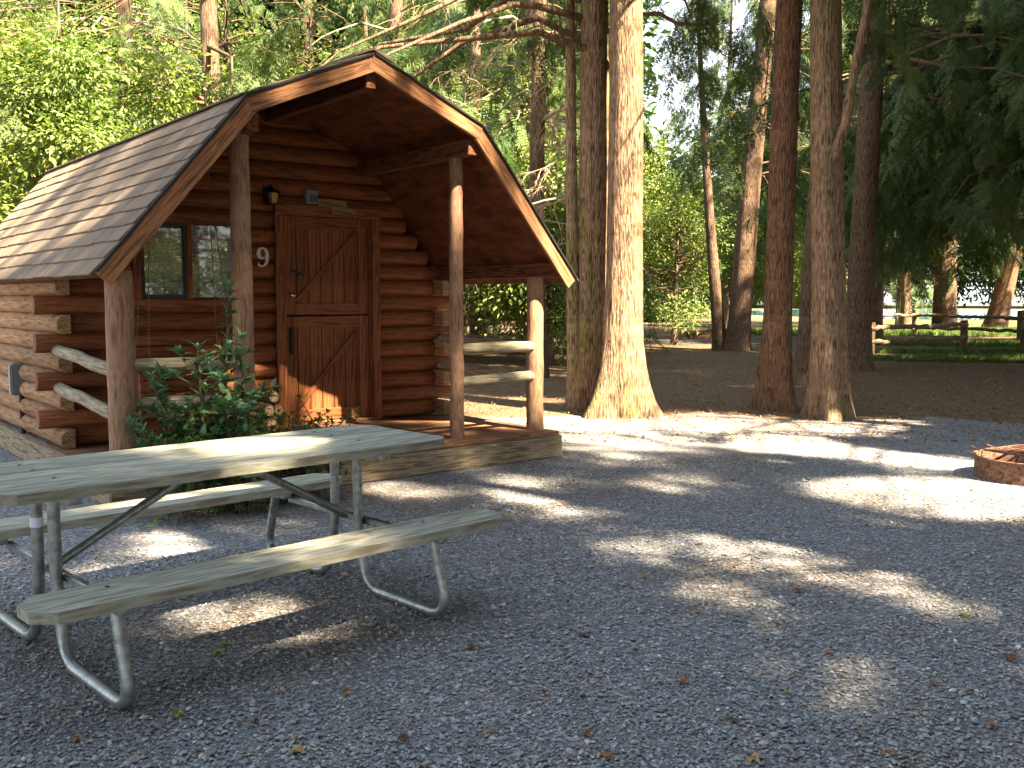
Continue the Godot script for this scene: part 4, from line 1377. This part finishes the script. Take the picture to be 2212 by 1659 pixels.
func trees() -> void:
	var cedar := Color(0.088, 0.128, 0.042)
	var bright := Color(0.19, 0.24, 0.07)
	# the pair of cedars and the slender stem beside the cabin
	tree("cedar_tree", "large cedar trunk lit by the sun with spreading base", "", on_ground(1340, 898), {"h": 26.0, "r": 0.22, "bark": "bark_cedar", "flare": 1.0, "cb": 4.2, "cr": 3.0, "n": 36, "d": 8.0, "tint": cedar, "moss": 0.22, "aim": -0.45, "twig": "bark_cedar", "keep": 5.3})
	tree("cedar_tree", "tall cedar trunk standing close behind the sunlit cedar", "", on_ground(1280, 884), {"h": 27.0, "r": 0.2, "bark": "bark_cedar", "flare": 0.5, "cb": 4.3, "cr": 4.2, "n": 60, "d": 7.0, "tint": cedar, "moss": 0.25, "aim": PI})
	tree("young_tree", "slender pale mossy trunk with dead twigs by the cabin corner", "", on_ground(1243, 884), {"h": 11.0, "r": 0.088, "bark": "bark_pale", "flare": 0.5, "lean": Vector2(-0.035, 0), "cb": 6.0, "cr": 1.8, "n": 16, "d": 5.0, "tint": cedar, "moss": 0.35, "dead": 13, "dead_lo": 2.6, "dead_hi": 6.0, "dead_aim": PI, "twig": "dead_twig"})
	tree("cedar_tree", "shaded brown trunk rising behind the cabin porch post", "", Vector3(0.46, 0, -17.5), {"h": 22.0, "r": 0.15, "bark": "bark_shade_toned", "cb": 4.5, "cr": 3.0, "n": 55, "d": 6.0, "tint": cedar, "dead": 8, "dead_aim": 0.5, "twig": "dead_twig"})
	# the group on the right
	tree("cedar_tree", "straight red brown trunk, nearest of the shaded group to the lit cedar", "", on_ground(1678, 884), {"h": 28.0, "r": 0.175, "bark": "bark_red", "flare": 0.85, "cb": 7.0, "cr": 2.6, "n": 60, "d": 7.0, "tint": cedar, "moss": 0.1, "aim": 0.6})
	var fork := tree("cedar_tree", "thick tan trunk with a side stem forking off in the shaded group", "", on_ground(1792, 902), {"h": 28.0, "r": 0.195, "bark": "bark_cedar", "flare": 0.85, "cb": 6.3, "cr": 3.4, "n": 75, "d": 7.0, "tint": cedar, "moss": 0.2, "lean": Vector2(-0.02, 0)})
	var side_stem := SurfaceTool.new()
	side_stem.begin(Mesh.PRIMITIVE_TRIANGLES)
	var foot := fork.position
	add_tube(side_stem, PackedVector3Array([at_depth(1797, 345, 11.5) - foot, at_depth(1826, 270, 11.38) - foot, at_depth(1848, 140, 11.3) - foot, at_depth(1876, 0, 11.25) - foot, at_depth(1950, -500, 11.2) - foot]), PackedFloat32Array([0.06, 0.055, 0.05, 0.045, 0.02]), 12, false)
	part(fork, "side_stem", side_stem.commit(), M.bark_cedar)
	tree("cedar_tree", "dark trunk half hidden between the two front trunks of the shaded group", "", on_ground(1746, 832), {"h": 25.0, "r": 0.19, "bark": "bark_shade_toned", "flare": 0.5, "cb": 6.3, "cr": 3.0, "n": 55, "d": 6.0, "tint": cedar, "lean": Vector2(0.02, 0)})
	tree("cedar_tree", "trunk darkened for shade at the outer side of the shaded group", "", on_ground(1850, 800), {"h": 26.0, "r": 0.25, "bark": "bark_shade_toned", "flare": 0.4, "cb": 4.6, "cr": 4.2, "n": 90, "d": 6.0, "tint": cedar, "aim": 0.1})
	# twin trunks by the path
	tree("cedar_tree", "thinner of the twin dark trunks beside the path", "", on_ground(1556, 757), {"h": 10.0, "r": 0.17, "bark": "bark_shade_toned", "flare": 0.5, "aim": 0.3, "lean": Vector2(-0.08, 0), "cb": 5.0, "cr": 1.2, "n": 5, "d": 6.0, "s": 1.2, "tint": cedar})
	tree("cedar_tree", "thicker of the twin dark trunks beside the path", "", on_ground(1594, 758), {"h": 24.0, "r": 0.30, "bark": "bark_shade_toned", "flare": 0.5, "aim": 0.0, "lean": Vector2(0.06, 0), "cb": 3.2, "cr": 2.5, "n": 34, "d": 6.0, "s": 1.2, "tint": cedar})
	# trunks by the pond
	tree("cedar_tree", "stout upright trunk standing on the lawn before the pond", "", on_ground(2040, 707), {"h": 24.0, "r": 0.52, "bark": "bark_shade_toned", "flare": 0.2, "cb": 5.2, "cr": 6.0, "n": 110, "d": 4.0, "s": 1.8, "tint": cedar})
	tree("cedar_tree", "leaning trunk beside the pond", "", on_ground(2150, 709), {"h": 24.0, "r": 0.45, "bark": "bark_red", "flare": 0.35, "lean": Vector2(0.2, 0), "cb": 5.2, "cr": 6.0, "n": 100, "d": 4.0, "s": 1.8, "tint": cedar})
	tree("cedar_tree", "dark trunk at the end of the pond fence", "", on_ground(2232, 757), {"h": 22.0, "r": 0.25, "bark": "bark_shade_toned", "flare": 0.4, "lean": Vector2(0.05, 0), "cb": 4.4, "cr": 5.0, "n": 110, "d": 5.0, "s": 1.4, "tint": cedar})
	# boughs of these reach in over the lawn
	tree("cedar_tree", "low boughed cedar whose drooping sprays hang over the bare soil", "", Vector3(11.6, 0, -19.6), {"h": 24.0, "r": 0.25, "bark": "bark_shade_toned", "cb": 3.6, "cr": 5.0, "n": 120, "d": 6.5, "tint": cedar, "aim": 3.4})
	tree("cedar_tree", "low boughed cedar whose sprays hang over the rail fence", "", Vector3(14.8, 0, -26.6), {"h": 24.0, "r": 0.25, "bark": "bark_shade_toned", "cb": 4.2, "cr": 5.4, "n": 120, "d": 6.0, "s": 1.2, "tint": cedar, "aim": 3.4})
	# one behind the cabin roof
	tree("cedar_tree", "dark straight trunk rising behind the cabin roof", "", Vector3(-5.35, 0, -18.0), {"h": 24.0, "r": 0.19, "bark": "bark_shade_toned", "cb": 4.6, "cr": 3.6, "n": 40, "d": 6.0, "tint": cedar, "moss": 0.1})
	# the wood behind: cedars and leafy trees in layers
	var wood := "trees in the wood behind the cabin"
	for p in [[-11.5, -17], [-8.2, -21], [-13.5, -25], [-2.4, -21.5], [-5.5, -27], [-1.0, -29], [-10, -33], [-17, -33], [-4, -37], [0.4, -25], [1.0, -36], [10.4, -34], [12.0, -38], [12.5, -33.5], [16.5, -41], [9.8, -45], [-14, -43], [-22, -45], [-7, -48], [2, -50]]:
		tree("forest_cedar", "cedar with drooping boughs in the wood behind the cabin", wood, Vector3(p[0], 0, p[1]), {"h": rnd(17, 24), "r": rnd(0.14, 0.24), "bark": "bark_shade_toned", "flare": 0.4, "cb": rnd(1.6, 3.2) if p[0] < 6.0 else rnd(5.0, 5.8), "cr": rnd(2.6, 3.6), "n": 80, "d": 5.5, "s": 1.25, "tint": cedar, "dead": 7, "dead_lo": 1.0, "dead_hi": 5.0, "twig": "dead_twig" if rng.randf() < 0.4 else "bark_shade_toned"})
	var leafy := "leafy trees in the wood behind the cabin"
	for p in [[-7.2, -16.2, 7], [-9.8, -18.8, 9], [-12.8, -20.5, 9], [-3.6, -18.5, 7], [-6.6, -23.5, 10], [-1.2, -24.5, 8], [-11, -28, 12], [-3, -32, 11], [4.9, -29.5, 4.5], [0.8, -21, 4.5], [1.6, -27.5, 6], [3.4, -33, 8], [14, -46, 8], [18.5, -47, 8], [-18, -38, 12], [8.9, -38.5, 9]]:
		tree("leafy_tree", "leafy green tree growing in the wood behind the cabin", leafy, Vector3(p[0], 0, p[1]), {"h": p[2], "r": 0.09, "bark": "bark_grey", "flare": 0.3, "cb": p[2] * 0.16, "cr": p[2] * 0.3, "n": 70, "d": 7.0, "s": 1.15, "tint": bright, "broad": true})
	# shade trees beside the pad: they throw the dappled shade
	var side := "shade trees beside the gravel pad"
	for p in [[5.6, 1.4], [9.3, -6.3], [10.2, -8.2], [3.0, 5.0], [7.6, 5.4], [11.6, 2.6], [15.2, -2.0], [12.2, -12.0], [1.2, 9.4], [5.6, 10.2], [10.4, 9.4], [-2.6, 4.6], [-6.6, 0.6], [-4.0, 9.6], [15.0, 5.6], [8.4, 1.0], [16.5, -9.0], [15.5, -17.0], [20.5, -13.5], [21.5, -21.5], [19.0, -4.5], [25.0, -17.0], [18.6, -18.4], [13.6, -13.2], [23.5, -25.5], [27.5, -21.0], [19.0, -25.0]]:
		tree("shade_cedar", "tall cedar beside the gravel pad shading the cabin", side, Vector3(p[0], 0, p[1]), {"h": rnd(21, 26), "r": rnd(0.2, 0.28), "bark": "bark_red", "cb": 6.0, "cr": 4.4, "n": 130, "d": 7.5, "s": 1.3, "tint": cedar})
	# leafy trees across the drive, mirrored in the window
	for p in [[20.0, 3.6], [17.5, 6.5], [23.0, 7.0], [20.5, 0.0]]:
		tree("maple_tree", "bright green maple across the drive from the porch", "maples across the drive", Vector3(p[0], 0, p[1]), {"h": 11.0, "r": 0.16, "bark": "bark_grey", "cb": 1.6, "cr": 3.4, "n": 80, "d": 7.0, "s": 1.5, "tint": Color(0.2, 0.26, 0.05), "broad": true})
	# far side of the pond and the depth of the wood
	for k in 18:
		var x := rnd(-45, 80)
		var z := rnd(-118, -62) if x < 10 else rnd(-128, -114)
		if x / -z > 0.08 and x / -z < 0.23:
			x += 22.0
		tree("distant_tree", "distant dark tree on the far side of the wood and pond", "distant trees", Vector3(x, 0, z), {"h": rnd(18, 26), "r": rnd(0.3, 0.5), "bark": "bark_shade_toned", "flare": 0.3, "cb": 4.0, "cr": 5.5, "n": 70, "d": 2.4, "s": 3.2, "tint": cedar})
	var where: Array[Transform3D] = []
	var tint := PackedColorArray()
	for k in 9000:
		var a := rnd(-0.95, 0.95)
		var d := rnd(58, 95) if a < 0.16 else rnd(128, 160)
		var y := rnd(0.3, 9.0 if a > 0.1 and a < 0.21 else 24.0) if d < 100 else rnd(3.0, 16.0 if a < 0.3 else 34.0)
		var p := Vector3(sin(a) * d, y, -cos(a) * d)
		where.append(Transform3D(Basis.from_euler(Vector3(rnd(-0.5, 0.5), rnd(0, TAU), rnd(-0.5, 0.5))).scaled(Vector3.ONE * rnd(4.0, 8.0)), p))
		tint.append(shade_of(Color(0.05, 0.085, 0.03), 0.4))
	var f := copies(self, "forest", leaf_clumps[0], M.broad_leaf, where, tint)
	tag(f, "distant mass of dark green forest foliage", "forest")
